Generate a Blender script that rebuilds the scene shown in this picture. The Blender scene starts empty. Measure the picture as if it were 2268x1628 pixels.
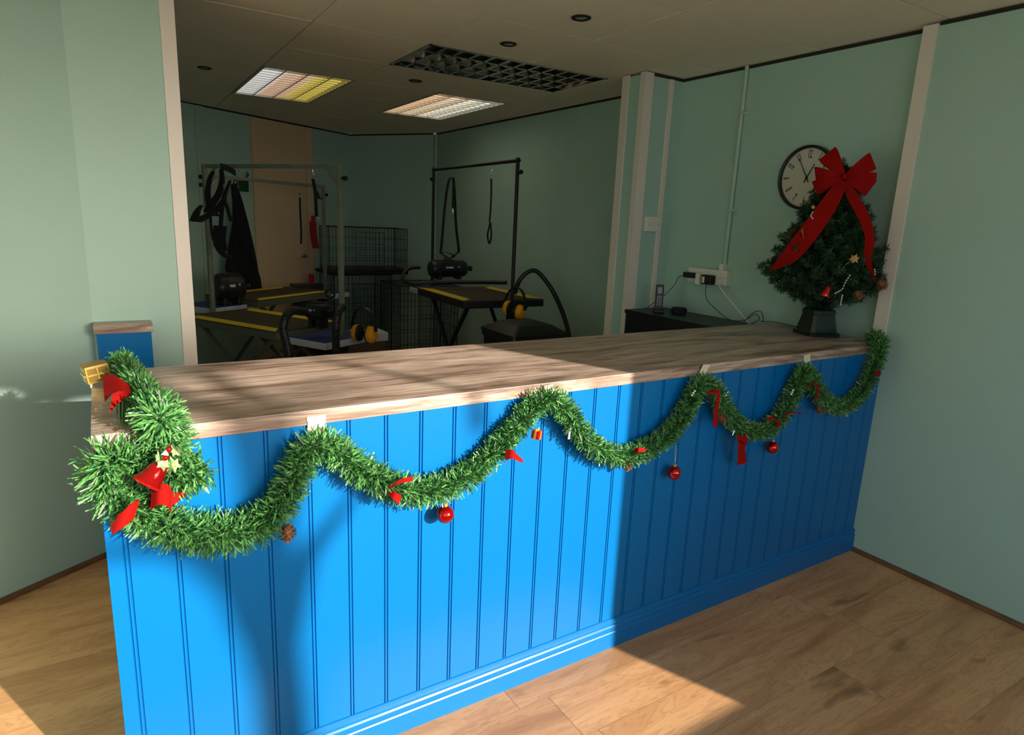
import bpy, bmesh, math, random
from mathutils import Vector, Matrix
import numpy as np
S = bpy.context.scene
COL = S.collection
rnd = random.Random(7)
V = Vector
PI = math.pi

# ------------------------------------------------------------------ materials
def srgb(r, g, b):
    f = lambda c: (c / 255 / 12.92) if c / 255 <= .04045 else ((c / 255 + .055) / 1.055) ** 2.4
    return (f(r), f(g), f(b), 1)

def mat(name, col, rough=.5, metal=0, bump=0, bscale=200, var=0, vscale=4, spec=.5, emit=None, estr=0, coat=0, vcol=None, detail=4, sheen=0):
    m = bpy.data.materials.new(name); m.use_nodes = True
    nt = m.node_tree; b = nt.nodes['Principled BSDF']
    c = col if len(col) == 4 else (*col, 1)
    b.inputs['Base Color'].default_value = c
    b.inputs['Roughness'].default_value = rough
    b.inputs['Metallic'].default_value = metal
    b.inputs['Specular IOR Level'].default_value = spec
    if coat: b.inputs['Coat Weight'].default_value = coat
    if sheen: b.inputs['Sheen Weight'].default_value = sheen
    if emit:
        b.inputs['Emission Color'].default_value = (*emit[:3], 1); b.inputs['Emission Strength'].default_value = estr
    tc = nt.nodes.new('ShaderNodeTexCoord')
    if var or vcol:
        n = nt.nodes.new('ShaderNodeTexNoise'); n.inputs['Scale'].default_value = vscale; n.inputs['Detail'].default_value = detail
        nt.links.new(tc.outputs['Object'], n.inputs['Vector'])
        r = nt.nodes.new('ShaderNodeValToRGB')
        lo = tuple(x * (1 - var) for x in c[:3]); hi = tuple(min(1, x * (1 + var)) for x in c[:3])
        if vcol: lo, hi = c[:3], vcol[:3]
        r.color_ramp.elements[0].position = .35; r.color_ramp.elements[0].color = (*lo, 1)
        r.color_ramp.elements[1].position = .65; r.color_ramp.elements[1].color = (*hi, 1)
        nt.links.new(n.outputs['Fac'], r.inputs['Fac']); nt.links.new(r.outputs['Color'], b.inputs['Base Color'])
    if bump:
        n = nt.nodes.new('ShaderNodeTexNoise'); n.inputs['Scale'].default_value = bscale; n.inputs['Detail'].default_value = 3
        nt.links.new(tc.outputs['Object'], n.inputs['Vector'])
        u = nt.nodes.new('ShaderNodeBump'); u.inputs['Strength'].default_value = bump; u.inputs['Distance'].default_value = .002
        nt.links.new(n.outputs['Fac'], u.inputs['Height']); nt.links.new(u.outputs['Normal'], b.inputs['Normal'])
    return m

class NB:
    """tiny node-building helper"""
    def __init__(s, name):
        s.m = bpy.data.materials.new(name); s.m.use_nodes = True; s.nt = s.m.node_tree; s.b = s.nt.nodes['Principled BSDF']
    def n(s, t, **k):
        x = s.nt.nodes.new(t)
        for a, v in k.items(): setattr(x, a, v)
        return x
    def l(s, a, b): s.nt.links.new(a, b)
    def math(s, op, a, b=None, c=None):
        x = s.n('ShaderNodeMath', operation=op)
        for i, v in enumerate((a, b, c)):
            if v is None: continue
            if isinstance(v, (int, float)): x.inputs[i].default_value = v
            else: s.l(v, x.inputs[i])
        return x.outputs[0]
    def ramp(s, fac, stops):
        r = s.n('ShaderNodeValToRGB'); e = r.color_ramp.elements
        while len(e) < len(stops): e.new(.5)
        for i, (p, c) in enumerate(stops):
            e[i].position = p; e[i].color = c if len(c) == 4 else (*c, 1)
        s.l(fac, r.inputs['Fac']); return r.outputs['Color']
    def mix(s, f, a, b, mode='MIX'):
        x = s.n('ShaderNodeMix', data_type='RGBA', blend_type=mode)
        if isinstance(f, (int, float)): x.inputs[0].default_value = f
        else: s.l(f, x.inputs[0])
        for i, v in ((6, a), (7, b)):
            if isinstance(v, tuple): x.inputs[i].default_value = v
            else: s.l(v, x.inputs[i])
        return x.outputs[2]
    def noise(s, vec, scale, detail=5, rough=.55, dist=0):
        x = s.n('ShaderNodeTexNoise'); x.inputs['Scale'].default_value = scale; x.inputs['Detail'].default_value = detail
        x.inputs['Roughness'].default_value = rough; x.inputs['Distortion'].default_value = dist
        s.l(vec, x.inputs['Vector']); return x.outputs['Fac']

def floor_material():
    k = NB('oak laminate planks')
    tc = k.n('ShaderNodeTexCoord'); sp = k.n('ShaderNodeSeparateXYZ'); k.l(tc.outputs['Object'], sp.inputs[0])
    x, y = sp.outputs[0], sp.outputs[1]
    W_, L_ = .19, 1.285
    yr = k.math('DIVIDE', k.math('SUBTRACT', y, .08), W_)
    row = k.math('FLOOR', yr); fy = k.math('FRACT', k.math('ADD', yr, 100.0))
    wn = k.n('ShaderNodeTexWhiteNoise', noise_dimensions='1D'); k.l(row, wn.inputs['W'])
    xr = k.math('ADD', k.math('DIVIDE', x, L_), wn.outputs['Value'])
    pl = k.math('FLOOR', xr); fx = k.math('FRACT', k.math('ADD', xr, 100.0))
    cmb = k.n('ShaderNodeCombineXYZ'); k.l(pl, cmb.inputs[0]); k.l(row, cmb.inputs[1])
    w2 = k.n('ShaderNodeTexWhiteNoise', noise_dimensions='3D'); k.l(cmb.outputs[0], w2.inputs['Vector'])
    rv = w2.outputs['Value']
    # seams
    dy = k.math('MINIMUM', fy, k.math('SUBTRACT', 1.0, fy)); dx = k.math('MINIMUM', fx, k.math('SUBTRACT', 1.0, fx))
    seam = k.math('MAXIMUM', k.math('LESS_THAN', dy, .006), k.math('LESS_THAN', dx, .0011))
    # grain coordinates, shifted per plank
    g = k.n('ShaderNodeCombineXYZ')
    k.l(k.math('ADD', x, k.math('MULTIPLY', rv, 37.0)), g.inputs[0]); k.l(k.math('MULTIPLY', y, 1.0), g.inputs[1]); k.l(k.math('MULTIPLY', rv, 11.0), g.inputs[2])
    mp = k.n('ShaderNodeMapping'); mp.inputs['Scale'].default_value = (1.6, 9, 1); k.l(g.outputs[0], mp.inputs[0])
    mp2 = k.n('ShaderNodeMapping'); mp2.inputs['Scale'].default_value = (5, 110, 1); k.l(g.outputs[0], mp2.inputs[0])
    big = k.noise(mp.outputs[0], 1.0, 6, .6, .6)
    fine = k.noise(mp2.outputs[0], 1.0, 4, .6, .2)
    # cathedral rings
    rings = k.math('SINE', k.math('MULTIPLY', big, 95.0))
    rings = k.math('POWER', k.math('MULTIPLY', k.math('ADD', rings, 1.0), .5), 5.0)
    c = k.ramp(big, [(.25, srgb(166, 116, 76)), (.45, srgb(212, 158, 108)), (.62, srgb(232, 180, 128)), (.8, srgb(194, 142, 96))])
    mp3 = k.n('ShaderNodeMapping'); mp3.inputs['Scale'].default_value = (2.8, 9.0, 1); k.l(g.outputs[0], mp3.inputs[0])
    kn = k.noise(mp3.outputs[0], 1.0, 3, .5, .4)
    knot = k.ramp(kn, [(.63, (0, 0, 0)), (.73, (1, 1, 1))])
    c = k.mix(k.math('MULTIPLY', knot, .72), c, srgb(104, 70, 50))
    c = k.mix(k.math('MULTIPLY', rings, .34), c, srgb(160, 108, 66))
    c = k.mix(k.math('MULTIPLY', fine, .35), c, srgb(176, 124, 80))
    tint = k.ramp(rv, [(0, (.92, .92, .93)), (1, (1.05, 1.03, 1.0))])
    c = k.mix(1.0, c, tint, 'MULTIPLY')
    c = k.mix(k.math('MAXIMUM', k.math('MULTIPLY', k.math('LESS_THAN', dy, .005), .38), k.math('MULTIPLY', k.math('LESS_THAN', dx, .0010), .6)), c, srgb(84, 56, 38))
    k.l(c, k.b.inputs['Base Color'])
    k.b.inputs['Roughness'].default_value = .38; k.b.inputs['Specular IOR Level'].default_value = .45
    bp_ = k.n('ShaderNodeBump'); bp_.inputs['Strength'].default_value = .25; bp_.inputs['Distance'].default_value = .001
    k.l(k.math('SUBTRACT', fine, k.math('MULTIPLY', seam, 1.5)), bp_.inputs['Height']); k.l(bp_.outputs[0], k.b.inputs['Normal'])
    return k.m

def worktop_material():
    k = NB('driftwood laminate')
    tc = k.n('ShaderNodeTexCoord')
    mp = k.n('ShaderNodeMapping'); mp.inputs['Scale'].default_value = (1.9, 13, 13); k.l(tc.outputs['Object'], mp.inputs[0])
    mp2 = k.n('ShaderNodeMapping'); mp2.inputs['Scale'].default_value = (5.5, 120, 120); k.l(tc.outputs['Object'], mp2.inputs[0])
    mp3 = k.n('ShaderNodeMapping'); mp3.inputs['Scale'].default_value = (.8, 3.2, 3.2); k.l(tc.outputs['Object'], mp3.inputs[0])
    a = k.noise(mp.outputs[0], 1.0, 7, .62, .8); f = k.noise(mp2.outputs[0], 1.0, 4, .65, .3); l = k.noise(mp3.outputs[0], 1.0, 3, .5, .5)
    c = k.ramp(a, [(.3, srgb(104, 84, 72)), (.42, srgb(160, 134, 118)), (.52, srgb(206, 182, 166)), (.70, srgb(226, 206, 192))])
    c = k.mix(k.math('MULTIPLY', k.ramp(f, [(.42, (1, 1, 1)), (.58, (0, 0, 0))]), .45), c, srgb(92, 76, 66))
    c = k.mix(k.math('MULTIPLY', k.ramp(l, [(.5, (0, 0, 0)), (.66, (1, 1, 1))]), .45), c, srgb(112, 90, 76))
    mp4 = k.n('ShaderNodeMapping'); mp4.inputs['Scale'].default_value = (2.6, 48, 48); k.l(tc.outputs['Object'], mp4.inputs[0])
    st_ = k.noise(mp4.outputs[0], 1.0, 5, .6, 1.2)
    c = k.mix(k.math('MULTIPLY', k.ramp(st_, [(.36, (1, 1, 1)), (.45, (0, 0, 0))]), .62), c, srgb(98, 76, 64))
    k.l(c, k.b.inputs['Base Color']); k.b.inputs['Roughness'].default_value = .34; k.b.inputs['Specular IOR Level'].default_value = .5
    bp_ = k.n('ShaderNodeBump'); bp_.inputs['Strength'].default_value = .3; bp_.inputs['Distance'].default_value = .0008
    k.l(f, bp_.inputs['Height']); k.l(bp_.outputs[0], k.b.inputs['Normal'])
    return k.m

M = dict(
    wall=mat('mint green wall paint', srgb(168, 200, 188), .62, bump=.25, bscale=260, var=.02, vscale=1.5),
    cream=mat('cream gloss trim', srgb(226, 216, 206), .38, bump=.05, bscale=60),
    door=mat('cream door paint', srgb(222, 194, 158), .45),
    tile=mat('ceiling tile', srgb(232, 220, 200), .9, bump=.5, bscale=420, var=.02, vscale=2),
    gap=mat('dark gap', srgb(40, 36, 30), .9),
    floor=floor_material(), work=worktop_material(),
    blue=mat('royal blue satin paint', (.0006, .135, .40), .30, bump=.08, bscale=30, spec=.32),
    bead=mat('brown wood beading', srgb(112, 78, 50), .5, var=.2, vscale=9),
    black=mat('black plastic', srgb(24, 25, 28), .4),
    blackm=mat('black powder coated metal', srgb(13, 13, 14), .6, bump=.1, bscale=400),
    fabric=mat('black fabric', srgb(20, 22, 27), .9),
    pot=mat('glossy dark green plastic', srgb(22, 40, 38), .16, spec=.6),
    steel=mat('dull galvanised steel', srgb(150, 155, 140), .42, metal=.6, var=.1, vscale=8),
    chrome=mat('chrome', srgb(210, 212, 215), .14, metal=1),
    rubber=mat('ribbed brown rubber mat', srgb(74, 64, 48), .85, bump=.6, bscale=160),
    yellow=mat('yellow edge strip', (.88, .66, .02), .45),
    tableside=mat('grey green table edge', srgb(98, 100, 86), .5),
    tray=mat('grey plastic tray', srgb(196, 202, 214), .45),
    trayblue=mat('blue tray mat', srgb(40, 60, 128), .7),
    orange=mat('orange yellow ear cup', srgb(245, 166, 20), .3),
    red=mat('red velvet ribbon', (.27, .003, .0015), .85, bump=.2, bscale=500, spec=.15),
    redfoil=mat('red foil', (.65, .01, .012), .18, metal=.55, bump=.9, bscale=60),
    bauble=mat('shiny red bauble', (.55, .004, .004), .08, metal=.75, spec=.8, coat=.6),
    gold=mat('gold lacquer', srgb(206, 172, 84), .35, metal=.35),
    pearl=mat('pearl bead', srgb(238, 236, 228), .15),
    cone=mat('pine cone scale', srgb(120, 72, 42), .7, vcol=srgb(178, 122, 78), vscale=60),
    needle=mat('garland needles', (.014, .105, .028), .38, vcol=(.15, .38, .10), vscale=75, detail=1),
    tneedle=mat('artificial fir needles', (.006, .028, .010), .5, vcol=(.028, .09, .026), vscale=30, detail=2),
    stem=mat('twisted wire stem', srgb(30, 60, 30), .6),
    tape=mat('masking tape', srgb(232, 220, 190), .6, bump=.4, bscale=90),
    white=mat('white plastic', srgb(225, 224, 214), .4),
    conduit=mat('painted conduit', srgb(178, 200, 188), .45),
    face=mat('clock face', srgb(205, 200, 188), .5),
    ink=mat('dark grey numerals', srgb(58, 56, 50), .6),
    cab=mat('black ash cabinet', srgb(22, 25, 26), .42, bump=.1, bscale=80),
    screen=mat('phone screen', srgb(120, 128, 130), .2),
    keys=mat('phone keypad', srgb(128, 128, 150), .5),
    wire=mat('black crate wire', srgb(16, 17, 18), .45),
    redcloth=mat('red cloth', srgb(170, 30, 34), .85),
    louvre=mat('polished louvre', srgb(205, 200, 196), .12, metal=1),
    lamphouse=mat('troffer white', srgb(190, 188, 180), .6),
    leafp=mat('pale dried leaf', srgb(190, 150, 96), .7, var=.15, vscale=40),
    ivy=mat('variegated ivy leaf', srgb(70, 128, 64), .5, vcol=srgb(168, 180, 130), vscale=90),
    bark=mat('tree bark', srgb(80, 66, 52), .9),
    pave=mat('pavement', srgb(186, 178, 164), .9, var=.08, vscale=1),
    brown=mat('brown wood box', srgb(92, 70, 50), .6),
    green=mat('green plastic', srgb(20, 70, 50), .5),
)

# ------------------------------------------------------------------ mesh builder
class MB:
    def __init__(s, T=None):
        s.v = []; s.f = []; s.smooth = []; s.T = T or Matrix()
    def _add(s, vs, fs, smooth=False):
        o = len(s.v); s.v += [s.T @ V(p) for p in vs]
        s.f += [tuple(i + o for i in f) for f in fs]; s.smooth += [smooth] * len(fs); return s
    def box(s, x0, x1, y0, y1, z0, z1, b=0):
        if b:
            bm = bmesh.new(); bmesh.ops.create_cube(bm, size=1)
            for v in bm.verts: v.co = V(((x0 + x1) / 2 + v.co.x * (x1 - x0), (y0 + y1) / 2 + v.co.y * (y1 - y0), (z0 + z1) / 2 + v.co.z * (z1 - z0)))
            bmesh.ops.bevel(bm, geom=bm.edges[:], offset=b, segments=2, affect='EDGES', profile=.6)
            bm.verts.index_update(); s._add([v.co.copy() for v in bm.verts], [[v.index for v in f.verts] for f in bm.faces]); bm.free(); return s
        vs = [(x0, y0, z0), (x1, y0, z0), (x1, y1, z0), (x0, y1, z0), (x0, y0, z1), (x1, y0, z1), (x1, y1, z1), (x0, y1, z1)]
        return s._add(vs, [(0, 3, 2, 1), (4, 5, 6, 7), (0, 1, 5, 4), (1, 2, 6, 5), (2, 3, 7, 6), (3, 0, 4, 7)])
    def prism(s, poly, z0, z1):
        n = len(poly); vs = [(x, y, z0) for x, y in poly] + [(x, y, z1) for x, y in poly]
        return s._add(vs, [tuple(range(n))[::-1], tuple(range(n, 2 * n))] + [(i, (i + 1) % n, (i + 1) % n + n, i + n) for i in range(n)])
    def tube(s, pts, r, n=8, caps=True, closed=False):
        pts = [V(p) for p in pts]; N = len(pts)
        rs = r if isinstance(r, (list, tuple)) else [r] * N
        vs = []; up = None
        for i, p in enumerate(pts):
            a = pts[(i - 1) % N] if (closed or i > 0) else p; b = pts[(i + 1) % N] if (closed or i < N - 1) else p
            t = (b - a).normalized() if (b - a).length > 1e-9 else V((0, 0, 1))
            if up is None: up = t.orthogonal().normalized()
            up = (up - t * up.dot(t)); up = up.normalized() if up.length > 1e-6 else t.orthogonal().normalized()
            w = t.cross(up)
            for k in range(n):
                a_ = 2 * PI * k / n; vs.append(p + (up * math.cos(a_) + w * math.sin(a_)) * rs[i])
        fs = []
        for i in range(N if closed else N - 1):
            j = (i + 1) % N
            for k in range(n): fs.append((i * n + k, i * n + (k + 1) % n, j * n + (k + 1) % n, j * n + k))
        if caps and not closed: fs += [tuple(range(n))[::-1], tuple(range((N - 1) * n, N * n))]
        return s._add(vs, fs, True)
    def cyl(s, a, b, r, n=20): return s.tube([a, b], r, n)
    def lathe(s, prof, n=28, T=None):
        vs = []; 
        for (r, z) in prof:
            for k in range(n): vs.append((r * math.cos(2 * PI * k / n), r * math.sin(2 * PI * k / n), z))
        fs = [(i * n + k, i * n + (k + 1) % n, (i + 1) * n + (k + 1) % n, (i + 1) * n + k) for i in range(len(prof) - 1) for k in range(n)]
        fs += [tuple(range(n))[::-1], tuple(range((len(prof) - 1) * n, len(prof) * n))]
        if T: vs = [T @ V(p) for p in vs]
        return s._add(vs, fs, True)
    def ball(s, c, r, n=20, sc=(1, 1, 1), R=None):
        c = V(c); vs = []; h = n // 2
        for i in range(h + 1):
            t = PI * i / h
            for k in range(n):
                p = V((math.sin(t) * math.cos(2 * PI * k / n) * sc[0], math.sin(t) * math.sin(2 * PI * k / n) * sc[1], math.cos(t) * sc[2])) * r
                vs.append(c + (R @ p if R else p))
        return s._add(vs, [(i * n + k, (i + 1) * n + k, (i + 1) * n + (k + 1) % n, i * n + (k + 1) % n) for i in range(h) for k in range(n)], True)
    def strip(s, pts, wid, wdir, th=.0012):
        """ribbon of real thickness through pts, width vector per point"""
        pts = [V(p) for p in pts]; N = len(pts); vs = []
        for i, p in enumerate(pts):
            w = wid[i] if isinstance(wid, (list, tuple)) else wid
            d = V(wdir[i] if isinstance(wdir, list) else wdir).normalized()
            t = (pts[min(i + 1, N - 1)] - pts[max(i - 1, 0)]).normalized(); nn = t.cross(d)
            nn = nn.normalized() * th / 2 if nn.length > 1e-6 else V((0, 0, th / 2))
            vs += [p - d * w / 2 - nn, p + d * w / 2 - nn, p + d * w / 2 + nn, p - d * w / 2 + nn]
        fs = []
        for i in range(N - 1):
            for k in range(4): fs.append((i * 4 + k, i * 4 + (k + 1) % 4, (i + 1) * 4 + (k + 1) % 4, (i + 1) * 4 + k))
        fs += [(3, 2, 1, 0), tuple(range((N - 1) * 4, N * 4))]
        return s._add(vs, fs, False)
    def build(s, name, material, parent=None, origin=None):
        if parent is not None: o3 = parent_world(parent)
        elif origin is not None: o3 = V(origin)
        else:
            xs = [p.x for p in s.v]; ys = [p.y for p in s.v]; zs = [p.z for p in s.v]
            o3 = V(((min(xs) + max(xs)) / 2, (min(ys) + max(ys)) / 2, min(zs)))
        me = bpy.data.meshes.new(name)
        me.from_pydata([p - o3 for p in s.v], [], s.f); me.update()
        me.polygons.foreach_set('use_smooth', s.smooth)
        me.materials.append(material)
        bm = bmesh.new(); bm.from_mesh(me); bmesh.ops.recalc_face_normals(bm, faces=bm.faces[:]) if len(bm.faces) < 60000 else None; bm.to_mesh(me); bm.free()
        if any(s.smooth):
            try: me.set_sharp_from_angle(angle=math.radians(40))
            except Exception: pass
        o = bpy.data.objects.new(name, me); COL.objects.link(o)
        if parent is not None: o.parent = parent
        else: o.location = o3
        return o

def parent_world(p):
    loc = V((0, 0, 0))
    while p: loc += p.location; p = p.parent
    return loc
def tag(o, label, cat, group=None, kind=None):
    o['label'] = label; o['category'] = cat
    if group: o['group'] = group
    if kind: o['kind'] = kind
    return o
def thing(name, loc, label, cat, group=None):
    o = bpy.data.objects.new(name, None); COL.objects.link(o); o.location = loc; o.empty_display_size = .05
    return tag(o, label, cat, group)
def struct(name, mb, m, label=None):
    o = mb.build(name, m); o['kind'] = 'structure'
    if label: o['label'] = label
    return o
def copy_tree(o, parent=None):
    c = o.copy(); COL.objects.link(c); c.parent = parent
    for ch in o.children: copy_tree(ch, c)
    return c
def spline(pts, n=8):
    """Catmull-Rom through pts"""
    P = [V(p) for p in pts]; P = [P[0] * 2 - P[1]] + P + [P[-1] * 2 - P[-2]]; out = []
    for i in range(1, len(P) - 2):
        for k in range(n):
            t = k / n; a, b, c, d = P[i - 1:i + 3]
            out.append(.5 * ((2 * b) + (c - a) * t + (2 * a - 5 * b + 4 * c - d) * t * t + (3 * b - a - 3 * c + d) * t ** 3))
    out.append(P[-2]); return out

# ------------------------------------------------------------------ camera (measured from the room's own lines)
CAM = V((.04976, -1.57615, 1.53553)); YAW, PITCH, ROLL, FPX = -.568897, -.223470, .043675, 1430.289
cy, sy = math.cos(YAW), math.sin(YAW)
fw = V((-sy * math.cos(PITCH), cy * math.cos(PITCH), math.sin(PITCH))); rt = V((cy, sy, 0)); up = rt.cross(fw)
r2 = rt * math.cos(ROLL) + up * math.sin(ROLL); u2 = up * math.cos(ROLL) - rt * math.sin(ROLL)
cd = bpy.data.cameras.new('camera'); cam = bpy.data.objects.new('camera', cd); COL.objects.link(cam)
cd.sensor_width = 36; cd.lens = FPX / 2268 * 36; cd.clip_start = .02
mw = Matrix((r2, u2, -fw)).transposed().to_4x4(); mw.translation = CAM; cam.matrix_world = mw
S.camera = cam
def at(px, py, y=None, x=None, z=None):
    """point of the room seen at a pixel, on the plane y=, x= or z="""
    d = fw + r2 * ((px - 1134) / FPX) - u2 * ((py - 814) / FPX)
    t = ((y - CAM.y) / d.y) if y is not None else ((x - CAM.x) / d.x) if x is not None else ((z - CAM.z) / d.z)
    return CAM + d * t

H = 1.05; D = .634; T = .038; HC = 2.43; XR = 3.12; XC = 3.18
# ------------------------------------------------------------------ room shell
def wall_seg(name, p0, p1, z0=0, z1=2.415, th=.1, m=None):
    """wall whose visible face runs p0->p1, body to the right of the direction of travel"""
    d = (V(p1) - V(p0)).normalized(); n = V((d.y, -d.x)) * th
    mb = MB(); mb.prism([p0, p1, (p1[0] + n.x, p1[1] + n.y), (p0[0] + n.x, p0[1] + n.y)], z0, z1)
    return struct(name, mb, m or M['wall'])
FL = MB(); FL.prism([(-2.6, -2.7), (3.4, -2.7), (3.4, 6.4), (-2.6, 6.4)], -.06, 0); o = FL.build('floor', M['floor'], origin=(0, 0, 0)); o['kind'] = 'structure'
# right wall of the front room, and its return
wall_seg('wall_right', (XR, .06), (XR, -2.6), th=-.3)
wall_seg('wall_right_return', (XC, 1.5), (XC, .06), th=-.2)
wall_seg('wall_stub', (2.86, 1.5), (XC + .2, 1.5), th=-.19)
wall_seg('wall_back_right', (3.26, 1.69), (3.26, 5.19), th=.1)
wall_seg('wall_back_corner', (3.228, 5.186), (2.612, 6.116), th=.1)
wall_seg('wall_back', (2.612, 6.116), (.16, 4.694), th=.1)
wall_seg('wall_back_left', (.26, 1.7), (.26, 4.75), th=-.1)
wall_seg('wall_left', (0, 1.6), (-2.5, .032), th=.1)
wall_seg('wall_left_front', (-2.5, .05), (-2.5, -2.6), th=.1)
mb = MB(); mb.box(-.1, .378, 1.6, 1.72, 0, 2.415); struct('wall_partition', mb, M['wall'])
# window wall behind the camera: one wide shop window
WX0, WX1, WZ0, WZ1, WY = -1.9, 2.70, .765, 2.28, -2.6
mb = MB(); mb.box(-2.6, WX0, WY - .08, WY, 0, 2.43); mb.box(WX1, 3.4, WY - .08, WY, 0, 2.43)
mb.box(WX0, WX1, WY - .08, WY, 0, WZ0); mb.box(WX0, WX1, WY - .08, WY, WZ1, 2.43); struct('wall_front', mb, M['wall'])
# shadow line along the wall tops, painted as thin dark strips, no real trim
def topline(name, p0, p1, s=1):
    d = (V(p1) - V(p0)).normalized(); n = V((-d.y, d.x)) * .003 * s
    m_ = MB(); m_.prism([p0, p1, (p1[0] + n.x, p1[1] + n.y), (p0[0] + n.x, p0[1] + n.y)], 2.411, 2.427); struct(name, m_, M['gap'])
topline('shadow_line_1', (XC, .06), (XC, 1.5)); topline('shadow_line_2', (2.86, 1.5), (XC, 1.5), -1)
topline('shadow_line_3', (3.26, 1.7), (3.26, 5.18)); topline('shadow_line_4', (3.228, 5.186), (2.612, 6.116)); topline('shadow_line_5', (2.612, 6.116), (.3, 4.78))
topline('shadow_line_6', (XR, -2.6), (XR, 0))
# ceiling tiles
GX, GY, TS, GR = 2.8364, .5889, .6137, -.0121
mb = MB(Matrix.Translation((GX, GY, HC)) @ Matrix.Rotation(GR, 4, 'Z'))
holes = {(-3, 4), (-3, 5), (-1, 4), (-1, 5), (-2, 2), (-1, 2)}
for i in range(-9, 2):
    for j in range(-6, 10):
        if (i, j) in holes: continue
        x0, y0 = i * TS, j * TS
        if GY + y0 < -2.75 or GY + y0 + TS > 6.6 or GX + x0 + TS > 4.3: pass
        if GY + y0 + TS < -2.6: continue
        g = .0036; dz = rnd.uniform(-.0008, .0008)
        ya = max(y0 + g, -2.62 - GY)
        mb.box(x0 + g, x0 + TS - g, ya, y0 + TS - g, dz, .016)
struct('ceiling', mb, M['tile'])
mb = MB(); mb.box(-2.7, 3.9, -2.62, 6.6, 2.60, 2.63); struct('ceiling_slab', mb, M['gap'])

# ------------------------------------------------------------------ cream trims
mb = MB(); mb.prism([(.329, 1.594), (.384, 1.594), (.384, 1.724), (.378, 1.724), (.378, 1.601), (.329, 1.601)], 0, 2.425); struct('trim_7', mb, M['cream'])
mb = MB(); mb.prism([(3.113, .007), (3.1205, .007), (3.1205, .0605), (3.18, .0605), (3.18, .067), (3.113, .067)], 0, 2.42); struct('trim_8', mb, M['cream'])
mb = MB(); mb.prism([(2.853, 1.492), (2.925, 1.492), (2.925, 1.5005), (2.8605, 1.5005), (2.8605, 1.532), (2.853, 1.532)], 0, 2.425); struct('trim_9', mb, M['cream'])
mb = MB(); mb.box(2.853, 2.8605, 1.632, 1.692, 0, 2.425); struct('shadow_line_10', mb, M['cream'])
mb = MB(); mb.box(3.222, 3.25, 5.13, 5.175, .0, 2.41); struct('shadow_line_11', mb, M['wall'])
# wooden beading at the foot of the walls
def bead(name, p0, p1, s):
    d = (V(p1) - V(p0)).normalized(); n = V((-d.y, d.x)) * s
    m_ = MB(); pts = [(0, 0), (.016, 0), (.0155, .008), (.011, .015), (.004, .019), (0, .020)]
    vs = [(V(p0) + n * a).to_tuple() + (b,) for a, b in pts] + [(V(p1) + n * a).to_tuple() + (b,) for a, b in pts]
    k = len(pts); m_._add(vs, [tuple(range(k)), tuple(range(k, 2 * k))[::-1]] + [(i, (i + 1) % k, (i + 1) % k + k, i + k) for i in range(k)])
    struct(name, m_, M['bead'])
bead('baseboard_right', (XR, -2.58), (XR, -.001), 1)
bead('baseboard_left', (-2.45, .063), (-.0, 1.6), -1)

# ------------------------------------------------------------------ over-door panel, door, frame on the slanting back wall
W0 = V((.825, 5.08, 0)); wd = V((.865, .5015, 0)).normalized(); wn = V((wd.y, -wd.x, 0))
TW = Matrix((( wd.x, wn.x, 0, W0.x), (wd.y, wn.y, 0, W0.y), (0, 0, 1, 0), (0, 0, 0, 1)))   # local: x along wall, y out of wall
s0 = (V((1.373, 5.397, 0)) - W0).dot(wd); s1 = (V((2.06, 5.796, 0)) - W0).dot(wd)
mb = MB(TW)
mb.box(s0, s0 + .05, 0, .03, 0, 2.405); mb.box(s1 - .09, s1, 0, .03, 0, 2.405); mb.box(s0 + .05, s1 - .09, 0, .018, 2.03, 2.405); mb.box(s0 + .05, s1 - .09, 0, .03, 1.99, 2.04)
struct('shadow_line_12', mb, M['door'])
mb = MB(TW); a0, a1 = s0 + .055, s1 - .095; mb.box(a0, a1, .002, .022, .01, 1.985)
wdt = a1 - a0
for (u0, u1) in ((.12, .46), (.54, .88)):
    for (z0, z1) in ((.2, .82), (1.02, 1.62), (1.7, 1.86)):
        x0, x1 = a0 + u0 * wdt, a0 + u1 * wdt
        mb.box(x0, x1, .020, .026, z0, z1, b=.004); mb.box(x0 + .025, x1 - .025, .024, .029, z0 + .025, z1 - .025, b=.002)
dr = mb.build('door_1', M['door']); dr['kind'] = 'structure'
mb = MB(TW); mb.cyl((a1 - .055, .02, 1.06), (a1 - .055, .07, 1.06), .01, 10); mb.tube([(a1 - .055, .068, 1.06), (a1 - .10, .072, 1.062), (a1 - .155, .068, 1.055)], [.010, .009, .007], 10)
mb.lathe([(.024, 0), (.024, .006)], 16, TW.inverted() @ TW @ Matrix.Translation((a1 - .055, .022, 1.06)) @ Matrix.Rotation(-PI / 2, 4, 'X'))
mb.build('door_handle', M['chrome'], dr)

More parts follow.
